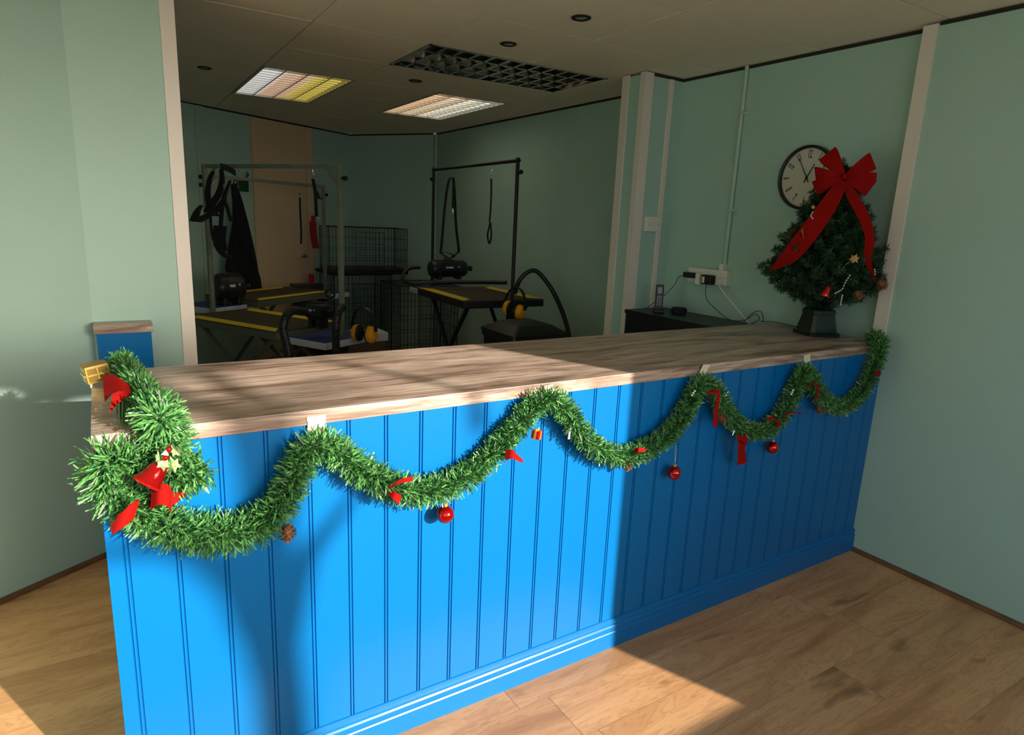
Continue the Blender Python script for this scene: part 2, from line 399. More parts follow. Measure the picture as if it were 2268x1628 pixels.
# ------------------------------------------------------------------ reception counter
ctr = thing('reception_counter', (1.55, .3, 0), 'long blue tongue and groove reception counter body under the wood effect worktop', 'counter')
PITCHG = .1033; G0 = .0433
mb = MB()
prof = []   # outline of the grooved front seen from above
y0 = .0; gx = G0; xs = [(0.006, y0)]
for k in range(40):
    x = G0 + k * PITCHG
    if x > XR - .03: break
    d = .0045
    for off in (-.0042, .0042):
        xs += [(x + off - .0020, y0), (x + off - .0007, y0 + d), (x + off + .0007, y0 + d), (x + off + .0020, y0)]
xs += [(XR - .001, y0)]
n = len(xs); vs = [(x, y, 0) for x, y in xs] + [(x, y, H - T) for x, y in xs] + [(XR - .001, .018, 0), (.006, .018, 0), (XR - .001, .018, H - T), (.006, .018, H - T)]
fs = [(i, i + 1, n + i + 1, n + i) for i in range(n - 1)] + [(2 * n, 2 * n + 1, 2 * n + 3, 2 * n + 2), (0, n, 2 * n + 3, 2 * n + 1), (n - 1, 2 * n, 2 * n + 2, 2 * n - 1)]
mb._add(vs, fs); mb.build('front_panel', M['blue'], ctr)
mb = MB(); mb.box(.006, .024, .018, D - .02, 0, H - T); mb.build('end_panel', M['blue'], ctr)
mb = MB(); mb.box(.024, XR - .001, D - .10, D - .085, 0, H - T); mb.build('back_panel', M['blue'], ctr)
mb = MB()
pf = [(.000, 0), (-.014, 0), (-.014, .062), (-.0115, .066), (-.0125, .072), (-.0125, .086), (-.009, .091), (-.009, .096), (-.0115, .100), (-.0095, .109), (-.004, .115), (.000, .117)]
k = len(pf); vs = [(.006, a, b) for a, b in pf] + [(XR - .001, a, b) for a, b in pf]
mb._add(vs, [tuple(range(k)), tuple(range(k, 2 * k))[::-1]] + [(i, (i + 1) % k, (i + 1) % k + k, i + k) for i in range(k)]); mb.build('skirting_board', M['blue'], ctr)
mb = MB(); mb.box(0, XR - .001, 0, D, H - T, H, b=.0015); wt = mb.build('worktop', M['work'], origin=(0, 0, 0)); tag(wt, 'long grey brown wood effect worktop on the blue reception counter', 'worktop')
# short matching return against the left wall
rc = thing('counter_return', (.1, 1.55, 0), 'short end piece of blue counter with wood top fixed to the left wall', 'counter end')
mb = MB(); mb.box(.0, .212, 1.505, 1.598, H - .038, H, b=.0015); mb.build('worktop_piece', M['work'], rc)
mb = MB(); mb.box(.008, .206, 1.53, 1.598, 0, H - .038); 
mb.box(.034, .037, 1.5285, 1.531, .0, H - .038)
mb.build('blue_panel', M['blue'], rc)

# ------------------------------------------------------------------ tape pieces
def tape(name_label, cx, cz, w, h, tilt, curl=.0, y=-.0015):
    mb = MB(); pts = []
    for i in range(7):
        t = i / 6; z = cz + h / 2 - h * t; yy = y - .001 - (.012 * curl * (1 - t) ** 2 if curl > 0 else 0) - .004 * max(0, t - .6)
        pts.append((cx + tilt * (t - .5) * h, yy, z))
    mb.strip(pts, [w * (1 + .05 * math.sin(i * 2.1)) for i in range(7)], (1, 0, tilt * .5), .0006)
    o = mb.build('masking_tape', M['tape']); tag(o, name_label, 'tape', 'tape pieces holding the garland'); return o
tape('masking tape on the worktop edge above the leftmost garland peak', .478, 1.012, .046, .045, .05)
tape('crumpled tape at the middle garland peak in full sun', 1.192, 1.030, .034, .03, .1, .4)
tape('curled tape on the worktop edge just right of the shadow line', 1.888, 1.030, .038, .048, -.2, 1)
tape('small square of tape near the right end of the worktop edge', 2.517, 1.024, .045, .036, .1)
tape('pale tape at the far left corner of the worktop front edge', .035, 1.028, .05, .03, 0)

# ------------------------------------------------------------------ garland
def needles(mb, pts, rads, dens, L, wd=.0016, fwd=.5, rn=rnd, clampx=None, miny=None, minz=None, chaos=.3):
    """flat tinsel needles around a path"""
    P = [V(p) for p in pts]; acc = 0
    for i in range(len(P) - 1):
        a, b = P[i], P[i + 1]; seg = (b - a).length; t = (b - a).normalized() if seg > 1e-6 else V((1, 0, 0))
        u = t.orthogonal().normalized(); w = t.cross(u); acc += seg * dens; nn = int(acc); acc -= nn
        for _ in range(nn):
            f = rn.random(); c = a.lerp(b, f); an = rn.random() * 2 * PI
            rad = u * math.cos(an) + w * math.sin(an); R_ = (rads[i] * (1 - f) + rads[i + 1] * f) * rn.uniform(.72, 1.12)
            dr_ = (rad + t * rn.uniform(-.25, 1) * fwd + V((rn.uniform(-1, 1), rn.uniform(-1, 1), rn.uniform(-1, 1))) * chaos).normalized()
            p0 = c + rad * R_ * .12; p2 = p0 + dr_ * R_ * .98; mid = (p0 + p2) / 2 + V((rn.uniform(-1, 1), rn.uniform(-1, 1), rn.uniform(-1, 1))) * R_ * chaos * .3
            sd = dr_.cross(V((rn.uniform(-1, 1), rn.uniform(-1, 1), rn.uniform(-1, 1)))); sd = sd.normalized() * wd if sd.length > 1e-5 else u * wd
            vs = [p0 - sd * .7, p0 + sd * .7, mid + sd, mid - sd, p2 + sd * .55, p2 - sd * .55]
            for v in vs:
                if miny is not None and v.y > miny(v): v.y = miny(v) - rn.random() * .003
                if minz is not None: 
                    mz = minz(v)
                    if v.z < mz: v.z = mz + rn.random() * .003
                if clampx is not None and v.x > clampx: v.x = clampx - rn.random() * .003
            o = len(mb.v); mb.v += vs; mb.f += [(o, o + 1, o + 2, o + 3), (o + 3, o + 2, o + 4, o + 5)]; mb.smooth += [False, False]
gar = thing('garland', (1.5, -.05, .8), 'long green tinsel garland swagged along the front edge of the counter', 'garland')
YG = -.048
gp = []
for p in [(264, 798), (290, 832), (316, 866), (338, 898), (356, 930)]:
    q = at(*p, z=H + .036); gp.append(q)
gp.append(at(370, 962, y=-.012)); gp.append(at(376, 996, y=-.052))
main = [(300, 1030), (236, 1018), (232, 1062), (272, 1108), (335, 1148), (400, 1172), (470, 1182), (540, 1176), (596, 1146), (634, 1096), (656, 1040), (682, 996), (712, 982), (752, 1004), (806, 1044), (866, 1076), (930, 1090), (985, 1078), (1040, 1050), (1088, 1008), (1132, 960), (1176, 910), (1214, 882), (1250, 906), (1280, 950), (1318, 990), (1366, 1010), (1412, 1004), (1456, 982), (1496, 946), (1528, 896), (1550, 852), (1574, 852), (1598, 894), (1626, 934), (1666, 956), (1706, 946), (1738, 910), (1762, 862), (1782, 822), (1800, 846), (1822, 884), (1858, 902), (1892, 888), (1922, 846), (1940, 800), (1950, 766)]
gp += [at(360, 1030, y=YG)] + [at(*p, y=YG) for p in main]
gp.append(at(1944, 752, y=.0)); gp.append(at(1932, 745, y=.045))
side = [at(455, 1032, y=YG), at(420, 1048, y=YG - .01), at(380, 1062, y=YG - .02)]
for L_ in (gp,):
    for v in L_:
        if v.x > XR - .045: v.x = XR - .045
path = spline(gp, 5); spath = spline(side, 6)
def radf(p): return .038 if p.y > .02 and p.x < 1 else .054 if p.x < .35 else (.047 if p.x < .9 else .041 if p.x < 1.6 else .040)
mb = MB(); mb.tube(path, .0045, 6); mb.tube(spath, .0045, 6); mb.build('wire_stem', M['stem'], gar)
my = lambda v: (-.002 if (v.z < H + .001 and v.z > .12) else 99) if v.x > -.002 else 99
mz = lambda v: (H + .001) if (v.y > .0 and v.x > -.002) else -1
mb = MB(); needles(mb, path, [radf(p) for p in path], 4300, .05, .0022, .35, clampx=XR - .002, miny=my, minz=mz, chaos=.62)
needles(mb, spath, [.05] * len(spath), 4600, .05, .0023, .3, miny=my, chaos=.5)
needles(mb, path[28:46], [.05] * 18, 1000, .05, .0024, .4, miny=my, chaos=.6)
mb.build('needles', M['needle'], gar)
mb = MB(); silver = rnd
needles(mb, path, [radf(p) * 1.08 for p in path], 55, .05, .0026, .5, clampx=XR - .002, miny=my, minz=mz)
o = mb.build('silver_strands', mat('silver tinsel', srgb(214, 224, 214), .2, metal=.7), gar); o['kind'] = 'stuff'

# ------------------------------------------------------------------ baubles
def bauble(px, py, r, label, y, hang):
    c = at(px, py, y=y); t = thing('bauble', c - V((0, 0, r)), label, 'bauble', 'red baubles on the garland')
    mb = MB(); mb.ball(c, r, 32); mb.build('glass_ball', M['bauble'], t)
    mb = MB(); mb.lathe([(.006, 0), (.0062, .007), (.0045, .0085)], 14, Matrix.Translation(c + V((0, 0, r - .001)))); mb.tube([c + V((.004 * math.cos(a), 0, r + .010 + .004 * math.sin(a))) for a in [2 * PI * k / 12 for k in range(12)]], .0006, 5, closed=True); mb.build('cap', M['gold'], t)
    mb = MB(); mb.tube([c + V((0, 0, r + .013)), c + V((-.002, .003, r + .013 + hang * .5)), c + V((.001, .006, r + .013 + hang))], .0005, 4)
    mb.tube([c + V((0, 0, r + .013)), c + V((.004, .003, r + .013 + hang * .5)), c + V((.003, .006, r + .013 + hang))], .0005, 4); mb.build('thread', M['tape'], t)
bauble(986, 1139, .0262, 'red glass bauble in sunlight hanging below the second garland swag', -.042, .02)
bauble(1493, 1047, .0262, 'red bauble hanging low on a long thread just right of the shadow line', -.036, .065)
bauble(1711, 991, .0262, 'rightmost of the three red baubles, in shade under the fourth swag', -.036, .02)

# ------------------------------------------------------------------ pine cones
def cone(c, r, L, axis, label, group='pine cones', name='pine_cone'):
    c = V(c); ax = V(axis).normalized(); Q = ax.to_track_quat('Z', 'Y').to_matrix().to_4x4()
    mb = MB(Matrix.Translation(c) @ Q); mb.ball((0, 0, L / 2), 1, 12, (r * .6, r * .6, L * .48))
    n = 58
    for i in range(n):
        f = (i + .5) / n; z = L * f; rr = r * (math.sin(PI * (f * .86 + .1)) ** .7); a = i * 2.39996
        d = V((math.cos(a), math.sin(a), 0)); w = V((-d.y, d.x, 0)); s_ = r * .30
        b = d * rr * .55 + V((0, 0, z)); tip = d * rr * 1.08 + V((0, 0, z + s_ * .5))
        mb._add([b - w * s_ * .5, b + w * s_ * .5, tip + w * s_ * .75, tip + d * s_ * .25 + V((0, 0, s_ * .25)), tip - w * s_ * .75, tip - V((0, 0, s_ * .45))],
                [(0, 1, 2, 3, 4), (0, 4, 5), (4, 3, 5), (3, 2, 5), (2, 1, 5), (1, 0, 5)])
    o = mb.build(name, M['cone']); tag(o, label, 'pine cone', group); return o
cone(at(638, 1160, y=-.05), .020, .042, (-.2, -.5, -.7), 'sunlit brown pine cone below the left garland swag', 'pine cones on the garland')
cone(at(1388, 1022, y=-.05), .016, .03, (-.1, -.4, -.7), 'brown pine cone under the third swag at the shadow edge', 'pine cones on the garland')
cone(at(1590, 920, y=-.065), .018, .035, (.3, -.7, -.5), 'dark pine cone beside the long red ribbon tail under the fourth peak', 'pine cones on the garland')
cone(at(1812, 900, y=-.05), .017, .03, (-.1, -.5, -.6), 'brown pine cone at the left of the last swag', 'pine cones on the garland')

# ------------------------------------------------------------------ pearl strings
def pearls(pts, r, label, n=None, group='pearl strings on the garland'):
    P = spline(pts, 6); L_ = sum((P[i + 1] - P[i]).length for i in range(len(P) - 1)); n = n or int(L_ / (r * 2.15)) + 1
    mb = MB(); acc = 0; nxt = 0; k = 0
    for i in range(len(P) - 1):
        seg = (P[i + 1] - P[i]).length
        while nxt <= acc + seg + 1e-9 and k < n:
            mb.ball(P[i].lerp(P[i + 1], (nxt - acc) / seg if seg else 0), r, 10); nxt += L_ / max(1, n - 1); k += 1
        acc += seg
    mb.tube(P, .0004, 4)
    o = mb.build('pearl_string', M['pearl']); tag(o, label, 'bead string', group)
q = at(947, 1104, y=-.052); pearls([q, q - V((0, 0, .01)), q - V((0, 0, .024))], .0042, 'white pearls hanging left of the sunlit red bauble', 4)
q = at(1262, 950, y=-.06); pearls([q, q - V((.001, 0, .015)), q - V((0.002, 0, .03))], .0042, 'white pearls hanging right of the middle garland peak', 5)
q = at(1539, 866, y=-.075); pearls([q, q - V((.006, 0, .006)), q - V((.012, 0, .014))], .004, 'tiny white pearls on the shaded rise to the fourth peak', 3)
q = at(1462, 993, y=-.055); pearls([q, q - V((0, 0, .008)), q - V((0, 0, .016))], .0042, 'two white pearls above the low hanging bauble', 2)
q = at(1757, 864, y=-.09); pearls([q, q - V((.005, 0, .008)), q - V((.009, 0, .016))], .0042, 'white pearls on the rise to the rightmost garland peak', 3)
q = at(1877, 912, y=-.055); pearls([q, q - V((0, 0, .01)), q - V((0, 0, .018))], .0045, 'white pearls below the rightmost garland swag', 3)

# ------------------------------------------------------------------ red ribbons, presents, bell on the garland
def ribbon(segs, label, name='red_ribbon', cat='ribbon', group='red ribbons on the garland', m='red'):
    """segs: list of (points, widths, width direction)"""
    mb = MB()
    for pts, w, d in segs:
        P = spline(pts, 5); N = len(P)
        ws = [w[0] + (w[-1] - w[0]) * i / (N - 1) for i in range(N)] if len(w) == 2 else [w[min(len(w) - 1, int(i / (N - 1) * (len(w) - 1) + .5))] for i in range(N)]
        mb.strip(P, ws, d, .0012)
    o = mb.build(name, M[m]); tag(o, label, cat, group); return o
U = V((0, 0, 1)); X = V((1, 0, 0))
def pa(px, py, y): return at(px, py, y=y)
# loose bow on the worktop strand
zt = H + .055
ribbon([([at(288, 862, z=zt), at(268, 852, z=zt + .012), at(248, 850, z=zt + .012), at(230, 862, z=zt - .004)], [.014, .062], (0, .5, .85)),
        ([at(288, 868, z=zt), at(272, 876, z=zt), at(258, 884, z=zt - .004), at(246, 894, z=zt - .012)], [.012, .046], (.2, .5, .8))], 'bright red velvet bow lying on the worktop beside the garland')
ribbon([([pa(335, 1108, -.10), pa(352, 1095, -.118), pa(372, 1098, -.118), pa(380, 1112, -.10)], [.045, .05], (0.1, 0, 1)),
        ([pa(372, 1108, -.105), pa(392, 1102, -.10), pa(412, 1092, -.085)], [.036, .012], (.2, 0, 1)),
        ([pa(345, 1100, -.09), pa(332, 1112, -.07), pa(326, 1122, -.06)], [.04, .018], (.3, 0, 1))], 'broad red velvet bow below the red bell')
ribbon([([pa(303, 1128, -.10), pa(284, 1140, -.115), pa(262, 1158, -.112), pa(246, 1166, -.10)], [.045, .052, .046, .018], (.35, 0, 1))], 'red ribbon tail curling off the lower left of the garland')
ribbon([([pa(862, 1082, -.09), pa(882, 1068, -.105), pa(914, 1060, -.10)], [.006, .014], (0, 0, 1)), ([pa(862, 1090, -.09), pa(874, 1098, -.105), pa(886, 1108, -.10)], [.016, .024], (.4, 0, 1))], 'small red ribbon bow on the second swag left of the sunlit bauble')
ribbon([([pa(1120, 1008, -.085), pa(1134, 1006, -.10), pa(1146, 1014, -.10), pa(1158, 1022, -.085)], [.034, .010], (0, 0, 1))], 'small red ribbon bow on the rise to the middle peak')
ribbon([([pa(1406, 1000, -.085), pa(1416, 996, -.10), pa(1430, 998, -.09)], [.022, .010], (0, 0, 1))], 'tiny red ribbon on the third swag at the shadow edge')
ribbon([([pa(1568, 868, -.09), pa(1588, 862, -.10), pa(1590, 886, -.10), pa(1586, 910, -.095), pa(1584, 945, -.085)], [.012, .024], (1, 0, .1)), ([pa(1590, 864, -.095), pa(1580, 870, -.1), pa(1566, 872, -.09)], [.014, .006], (0, 0, 1))], 'long narrow red ribbon tail hanging from the fourth peak')
ribbon([([pa(1650, 962, -.07), pa(1646, 978, -.075), pa(1642, 996, -.07), pa(1643, 1012, -.062), pa(1643, 1028, -.06)], [.040, .056, .042, .048, .056], (1, 0, 0)), ([pa(1632, 968, -.08), pa(1642, 972, -.09), pa(1652, 982, -.08)], [.02, .012], (.3, 0, 1))], 'wide red ribbon with tattered end hanging under the fourth swag')
ribbon([([pa(1735, 925, -.08), pa(1752, 914, -.095), pa(1776, 916, -.085)], [.010, .006], (0, 0, 1)), ([pa(1700, 930, -.085), pa(1712, 926, -.095), pa(1724, 938, -.09)], [.014, .008], (0, .2, 1)), ([pa(1718, 944, -.09), pa(1726, 940, -.1), pa(1730, 938, -.09)], [.02, .01], (.3, 0, 1))], 'thin red ribbon bow on the rise above the rightmost bauble')
ribbon([([pa(1788, 858, -.085), pa(1800, 848, -.10), pa(1812, 862, -.10), pa(1806, 888, -.09)], [.010, .016], (1, 0, .3)), ([pa(1790, 856, -.09), pa(1786, 864, -.095), pa(1788, 858, -.09)], [.01, .014], (0, 0, 1))], 'red ribbon loop just right of the rightmost peak')
ribbon([([pa(1938, 826, -.085), pa(1944, 826, -.09), pa(1950, 828, -.085)], [.018, .024], (0, 0, 1)), ([pa(1936, 840, -.08), pa(1948, 843, -.085)], [.003, .006], (0, 0, 1))], 'red ribbon end on the garland beside the right wall')
# bell
c = at(343, 1048, y=-.115); ax = V((.62, .15, .78)).normalized(); Q = ax.to_track_quat('Z', 'Y').to_matrix().to_4x4()
bl = thing('bell', c, 'shiny red bell ornament in the thick left end of the garland', 'bell')
mb = MB(Matrix.Translation(c) @ Q); mb.lathe([(.030, -.026), (.031, -.022), (.025, -.012), (.021, .000), (.019, .012), (.013, .021), (.004, .025)], 32); mb.build('bell_body', M['bauble'], bl)
mb = MB(Matrix.Translation(c) @ Q); mb.tube([(.0305 * math.cos(a), .0305 * math.sin(a), -.0245) for a in [2 * PI * k / 28 for k in range(28)]], .0022, 6, closed=True); mb.build('bell_rim', M['redfoil'], bl)
# ivy sprig with berries and small white triangle
c = at(374, 1010, y=-.12); iv = thing('ivy_sprig', c, 'pale green ivy sprig with red berries above the red bell', 'sprig')
def leaf(mb, c, s, R_):
    pts = [(0, -1), (.35, -.45), (.9, -.55), (.62, 0), (.75, .6), (.3, .45), (0, 1.1), (-.3, .45), (-.75, .6), (-.62, 0), (-.9, -.55), (-.35, -.45)]
    vs = [c + R_ @ V((x * s, y * s, -.12 * s * abs(x) * 2)) for x, y in pts] + [c + R_ @ V((0, 0, .1 * s))]
    vs2 = [v - R_ @ V((0, 0, .0008)) for v in vs]; n = len(pts)
    mb._add(vs + vs2, [(i, (i + 1) % n, n) for i in range(n)] + [((i + 1) % n + n + 1, i + n + 1, 2 * n + 1) for i in range(n)] + [(i, i + n + 1, (i + 1) % n + n + 1, (i + 1) % n) for i in range(n)])
from mathutils import Euler
for (px, py, s, e) in [(362, 1028, .016, (1.3, .2, .4)), (382, 1030, .018, (1.4, -.3, -.5)), (390, 998, .015, (1.3, .5, 2.4)), (352, 1012, .013, (1.5, .1, 1.2))]:
    mb = MB(); leaf(mb, at(px, py, y=-.125), s, Euler(e).to_matrix()); mb.build('leaf', M['ivy'], iv)
for (px, py) in [(374, 995), (366, 1014)]:
    mb = MB(); mb.ball(at(px, py, y=-.128), .0065, 14); mb.build('berry', M['bauble'], iv)
q = at(366, 1003, y=-.13); mb = MB(); mb._add([q + V((-.008, 0, -.003)), q + V((.006, 0, -.007)), q + V((.002, -.001, .007)), q + V((-.008, .003, -.003)), q + V((.006, .003, -.007)), q + V((.002, .002, .007))], [(0, 1, 2), (5, 4, 3), (0, 3, 4, 1), (1, 4, 5, 2), (2, 5, 3, 0)]); mb.build('card_tag', M['pearl'], iv)
# red mini present
def present(c, s, rot, label, mm, rib, name='present_ornament', group=None):
    T_ = Matrix.Translation(c) @ Euler(rot).to_matrix().to_4x4(); t = thing(name, c, label, 'ornament', group)
    mb = MB(T_); mb.box(-s[0], s[0], -s[1], s[1], -s[2], s[2], b=.0015); mb.build('wrapped_box', M[mm], t)
    mb = MB(T_); e = .0008; w = .0028
    mb.box(-w, w, -s[1] - e, s[1] + e, -s[2] - e, s[2] + e); mb.box(-s[0] - e, s[0] + e, -w, w, -s[2] - e, s[2] + e)
    for sg in (-1, 1): mb.tube([V((0, 0, s[2])), V((sg * .008, 0, s[2] + .007)), V((sg * .012, 0, s[2] + .003)), V((0, 0, s[2]))], .0012, 6)
    mb.build('gold_ribbon', M[rib], t); return t
present(at(1189, 962, y=-.085), (.0125, .0125, .0125), (.1, .05, .5), 'tiny red foil present tied with gold hanging from the garland', 'redfoil', 'gold')
# gold box ornament on the end of the garland
c = at(212, 824, z=H + .035); gb = thing('gold_box', c - V((0, 0, .03)), 'gold window patterned box ornament on the left end of the garland', 'ornament')
T_ = Matrix.Translation(c) @ Euler((.1, -.15, .25)).to_matrix().to_4x4(); mb = MB(T_); mb.box(-.030, .030, -.02, .02, -.025, .025, b=.004); mb.build('box_body', mat('dark gold', srgb(132, 106, 46), .45, metal=.3), gb)
mb = MB(T_)
for z in (-.021, 0, .021): mb.box(-.027, .027, -.0225, -.0195, z - .0016, z + .0016)
for x in (-.0265, 0, .0265): mb.box(x - .0016, x + .0016, -.0225, -.0195, -.0215, .0215)
mb.box(-.032, -.029, -.019, .019, -.002, .002); mb.build('lattice', M['gold'], gb)
q = at(204, 860, z=H + .001); mb = MB(); mb.strip([q + V((.004, .07, .02)), q + V((0, .04, .012)), q + V((-.002, .0, .0015))], [.012, .004], (1, 0, 0)) if False else mb.strip([q + V((.004, .07, .02)), q + V((0, .04, .012)), q + V((-.002, .0, .0015))], [.012, .008, .004], (1, 0, 0))
tag(mb.build('ribbon_tag', M['tape']), 'thin pale ribbon tail below the gold box on the worktop corner', 'ribbon')

# ------------------------------------------------------------------ Christmas tree on the counter
tx, ty = 3.02, .29
tree = thing('christmas_tree', (tx, ty, H), 'small artificial Christmas tree in a dark pot at the right end of the counter', 'christmas tree')
mb = MB(Matrix.Translation((tx, ty, H)) @ Matrix.Rotation(math.radians(-22), 4, 'Z'))
def frus(mb, levels, r=.0):
    vs = []; fs = []; m_ = 8
    for (h, z) in levels:
        c_ = min(.014, h * .3)
        for (x, y) in [(-h, -h + c_), (-h + c_, -h), (h - c_, -h), (h, -h + c_), (h, h - c_), (h - c_, h), (-h + c_, h), (-h, h - c_)]: vs.append((x, y, z))
    for i in range(len(levels) - 1):
        for k in range(m_): fs.append((i * m_ + k, i * m_ + (k + 1) % m_, (i + 1) * m_ + (k + 1) % m_, (i + 1) * m_ + k))
    fs += [tuple(range(m_))[::-1], tuple(range((len(levels) - 1) * m_, len(levels) * m_))]; mb._add(vs, fs)
frus(mb, [(.082, 0), (.082, .016), (.076, .018), (.073, .02), (.058, .105), (.061, .108), (.059, .124), (.045, .134), (.02, .137)])
mb.build('pot', M['pot'], tree)
mb = MB(); mb.tube([(tx, ty, H + .13), (tx, ty, 1.83)], [.012, .004], 8); mb.build('trunk', M['stem'], tree)
def rad_at(z):
    pts = [(1.20, .10), (1.27, .235), (1.33, .30), (1.42, .265), (1.52, .215), (1.60, .18), (1.68, .13), (1.76, .08), (1.86, .015)]
    for (z0, r0), (z1, r1) in zip(pts, pts[1:]):
        if z0 <= z <= z1: return r0 + (r1 - r0) * (z - z0) / (z1 - z0)
    return .02
mb = MB(); r5 = random.Random(5); nb = 165
for i in range(nb):
    f = (i + .5) / nb; z = 1.22 + (1.84 - 1.22) * (f ** 1.25); a = i * 2.39996; R_ = rad_at(z) * r5.uniform(.86, 1.06)
    d = V((math.cos(a), math.sin(a), 0)); dz = .03 if z > 1.4 else .01
    b0 = V((tx, ty, z + (.02 if z < 1.4 else -.04))); p1 = b0 + d * R_ * .5 + V((0, 0, .0)); p2 = V((tx, ty, z)) + d * R_ + V((0, 0, dz * r5.uniform(.2, 1.4)))
    if p2.x > 3.09: p2.x = 3.09
    P = [b0.lerp(p1, t / 3) for t in range(3)] + [p1.lerp(p2, t / 3) for t in range(4)]
    mb.tube(P, .0015, 4); needles(mb, P, [.022, .026, .03, .034, .034, .030, .022], 2300, .03, .0013, 1.1, rn=r5, clampx=3.112)
P = [V((tx, ty, 1.78)), V((tx, ty, 1.88))]; needles(mb, P, [.04, .02], 3000, .03, .0013, 1.2, rn=r5)
P = [V((tx, ty, 1.19)), V((tx, ty, 1.26))]; needles(mb, P, [.075, .09], 9000, .03, .0014, -.2, rn=r5)
mb.build('branches', M['tneedle'], tree)
# bow: plane facing the room
FR = V((-.85, -.527, 0)); RR = V((.527, -.85, 0))
bc = V((tx, ty, 1.81)) + FR * .13
sc = 1 / 424.
bc = CAM + (at(1870, 392, y=bc.y) - CAM)
bc.y = bc.y
def bw(px, py, out=0): return bc + RR * ((px - 1870) * sc) - U * ((py - 392) * sc) + FR * out
bow = thing('bow', bc, 'large red velvet bow with two long tails on top of the Christmas tree', 'bow')
for (a, b) in [((1847, 337), (1821, 361)), ((1815, 374), (1821, 399)), ((1814, 402), (1828, 427)), ((1907, 348), (1922, 377)), ((1924, 384), (1925, 400)), ((1926, 399), (1911, 427))]:
    A, B = bw(*a), bw(*b); mid = (A + B) / 2; ctr_ = bw(1870, 392); wv = (B - A); wl = wv.length
    pts = []; ws = []; n_ = 9
    for i in range(n_ + 1):
        t = i / n_; pts.append(ctr_.lerp(mid, t) + FR * (.012 + .030 * math.sin(PI * t * .95))); ws.append(.010 + (wl - .010) * min(1, t * 1.15) ** .8)
    for i in range(n_ - 1, -1, -1):
        t = i / n_; pts.append(ctr_.lerp(mid, t * .985) + FR * (.004 - .012 * math.sin(PI * t))); ws.append(.010 + (wl - .010) * min(1, t * 1.15) ** .8)
    mb = MB(); mb.strip(pts, ws, wv, .0012); mb.build('loop', M['red'], bow)
for L1, R1 in (([(1866, 398), (1848, 418), (1822, 466), (1796, 512), (1776, 548), (1760, 578)], [(1876, 402), (1871, 432), (1855, 476), (1832, 520), (1806, 556), (1764, 578)]),
               ([(1868, 400), (1880, 432), (1904, 470), (1920, 505), (1924, 545), (1946, 580)], [(1880, 400), (1900, 430), (1924, 468), (1937, 510), (1936, 545), (1950, 582)])):
    A = spline([bw(*p, out=.02 + .10 * math.sin(i / 5 * 2.6)) for i, p in enumerate(L1)], 4); B = spline([bw(*p, out=.02 + .10 * math.sin(i / 5 * 2.6) + .006) for i, p in enumerate(R1)], 4)
    mb = MB(); mb.strip([(a + b) / 2 for a, b in zip(A, B)], [(b - a).length for a, b in zip(A, B)], [(b - a) for a, b in zip(A, B)], .0012)
    for v in mb.v:
        if v.x > 3.105: v.x = 3.105
    mb.build('tail', M['red'], bow)
mb = MB(); mb.ball(bw(1870, 392, .03), .011, 14, (1, 1, 1.3)); mb.build('knot', M['red'], bow)
# decorations on the tree
def onTree(px, py, y=None, k=.05): return at(px, py, y=y)
def treepearls(pix, label, n, y0=.12):
    pts = [at(a, b, y=y0) for a, b in pix]; pearls(pts, .0032, label, n, 'pearl strings on the Christmas tree')
treepearls([(1882, 610), (1872, 626), (1866, 640), (1858, 645), (1850, 650)], 'string of small pearls hanging on the lower front of the Christmas tree', 10, .05)
treepearls([(1866, 654), (1864, 662), (1862, 674)], 'short string of pearls dangling under the Christmas tree', 6, .05)
treepearls([(1800, 470), (1796, 478), (1800, 484)], 'pearl cluster near the top left of the Christmas tree', 5, .25)
treepearls([(1776, 544), (1772, 552), (1769, 557)], 'pearls on the left side of the Christmas tree beside the bow tail', 5, .33)
treepearls([(1937, 597), (1938, 603), (1938, 608)], 'pearls at the lower right of the Christmas tree', 3, .0)
c = at(1893, 573, y=.05); mb = MB(); leaf(mb, c, .022, Euler((1.35, .3, -.9)).to_matrix()); mb.tube([c, c + V((-.03, .02, -.028))], .001, 5); tag(mb.build('dried_leaf', M['leafp']), 'pale brown dried leaf on the lower right of the Christmas tree', 'leaf')
c = at(1778, 518, y=.27); mb = MB(); leaf(mb, c, .026, Euler((1.3, -.2, 1.0)).to_matrix()); tag(mb.build('dried_leaf', M['leafp']), 'brown dried leaf on the left of the Christmas tree beside the bow tail', 'leaf')
cone(at(1945, 622, y=-.0), .022, .045, (.2, -.6, -.5), 'pine cone at the lower right edge of the Christmas tree', 'pine cones on the Christmas tree')
cone(at(1895, 646, y=.05), .02, .035, (0, -.6, -.6), 'pine cone under the lowest branches of the Christmas tree', 'pine cones on the Christmas tree')
c = at(1831, 644, y=.13); mb = MB(Matrix.Translation(c) @ Euler((.2, .25, 0)).to_matrix().to_4x4()); mb.lathe([(.021, -.026), (.022, -.022), (.016, -.008), (.014, .008), (.010, .019), (.003, .024)], 24); tag(mb.build('bell', M['bauble']), 'small red bell hanging over the Christmas tree pot', 'bell')
c = at(1756, 521, y=.36); mb = MB(); mb.tube([c + RR * (.018 * math.cos(a)) + U * (.02 * math.sin(a)) for a in [2 * PI * k / 14 for k in range(14)]], .003, 6, closed=True); tag(mb.build('heart_ornament', M['redfoil']), 'small dark red hoop ornament on the left edge of the Christmas tree', 'ornament')
c = at(1801, 459, y=.22); mb = MB(); mb.ball(c, .008, 12); tag(mb.build('berry_ornament', M['leafp']), 'pale pink berry near the top of the Christmas tree', 'ornament')

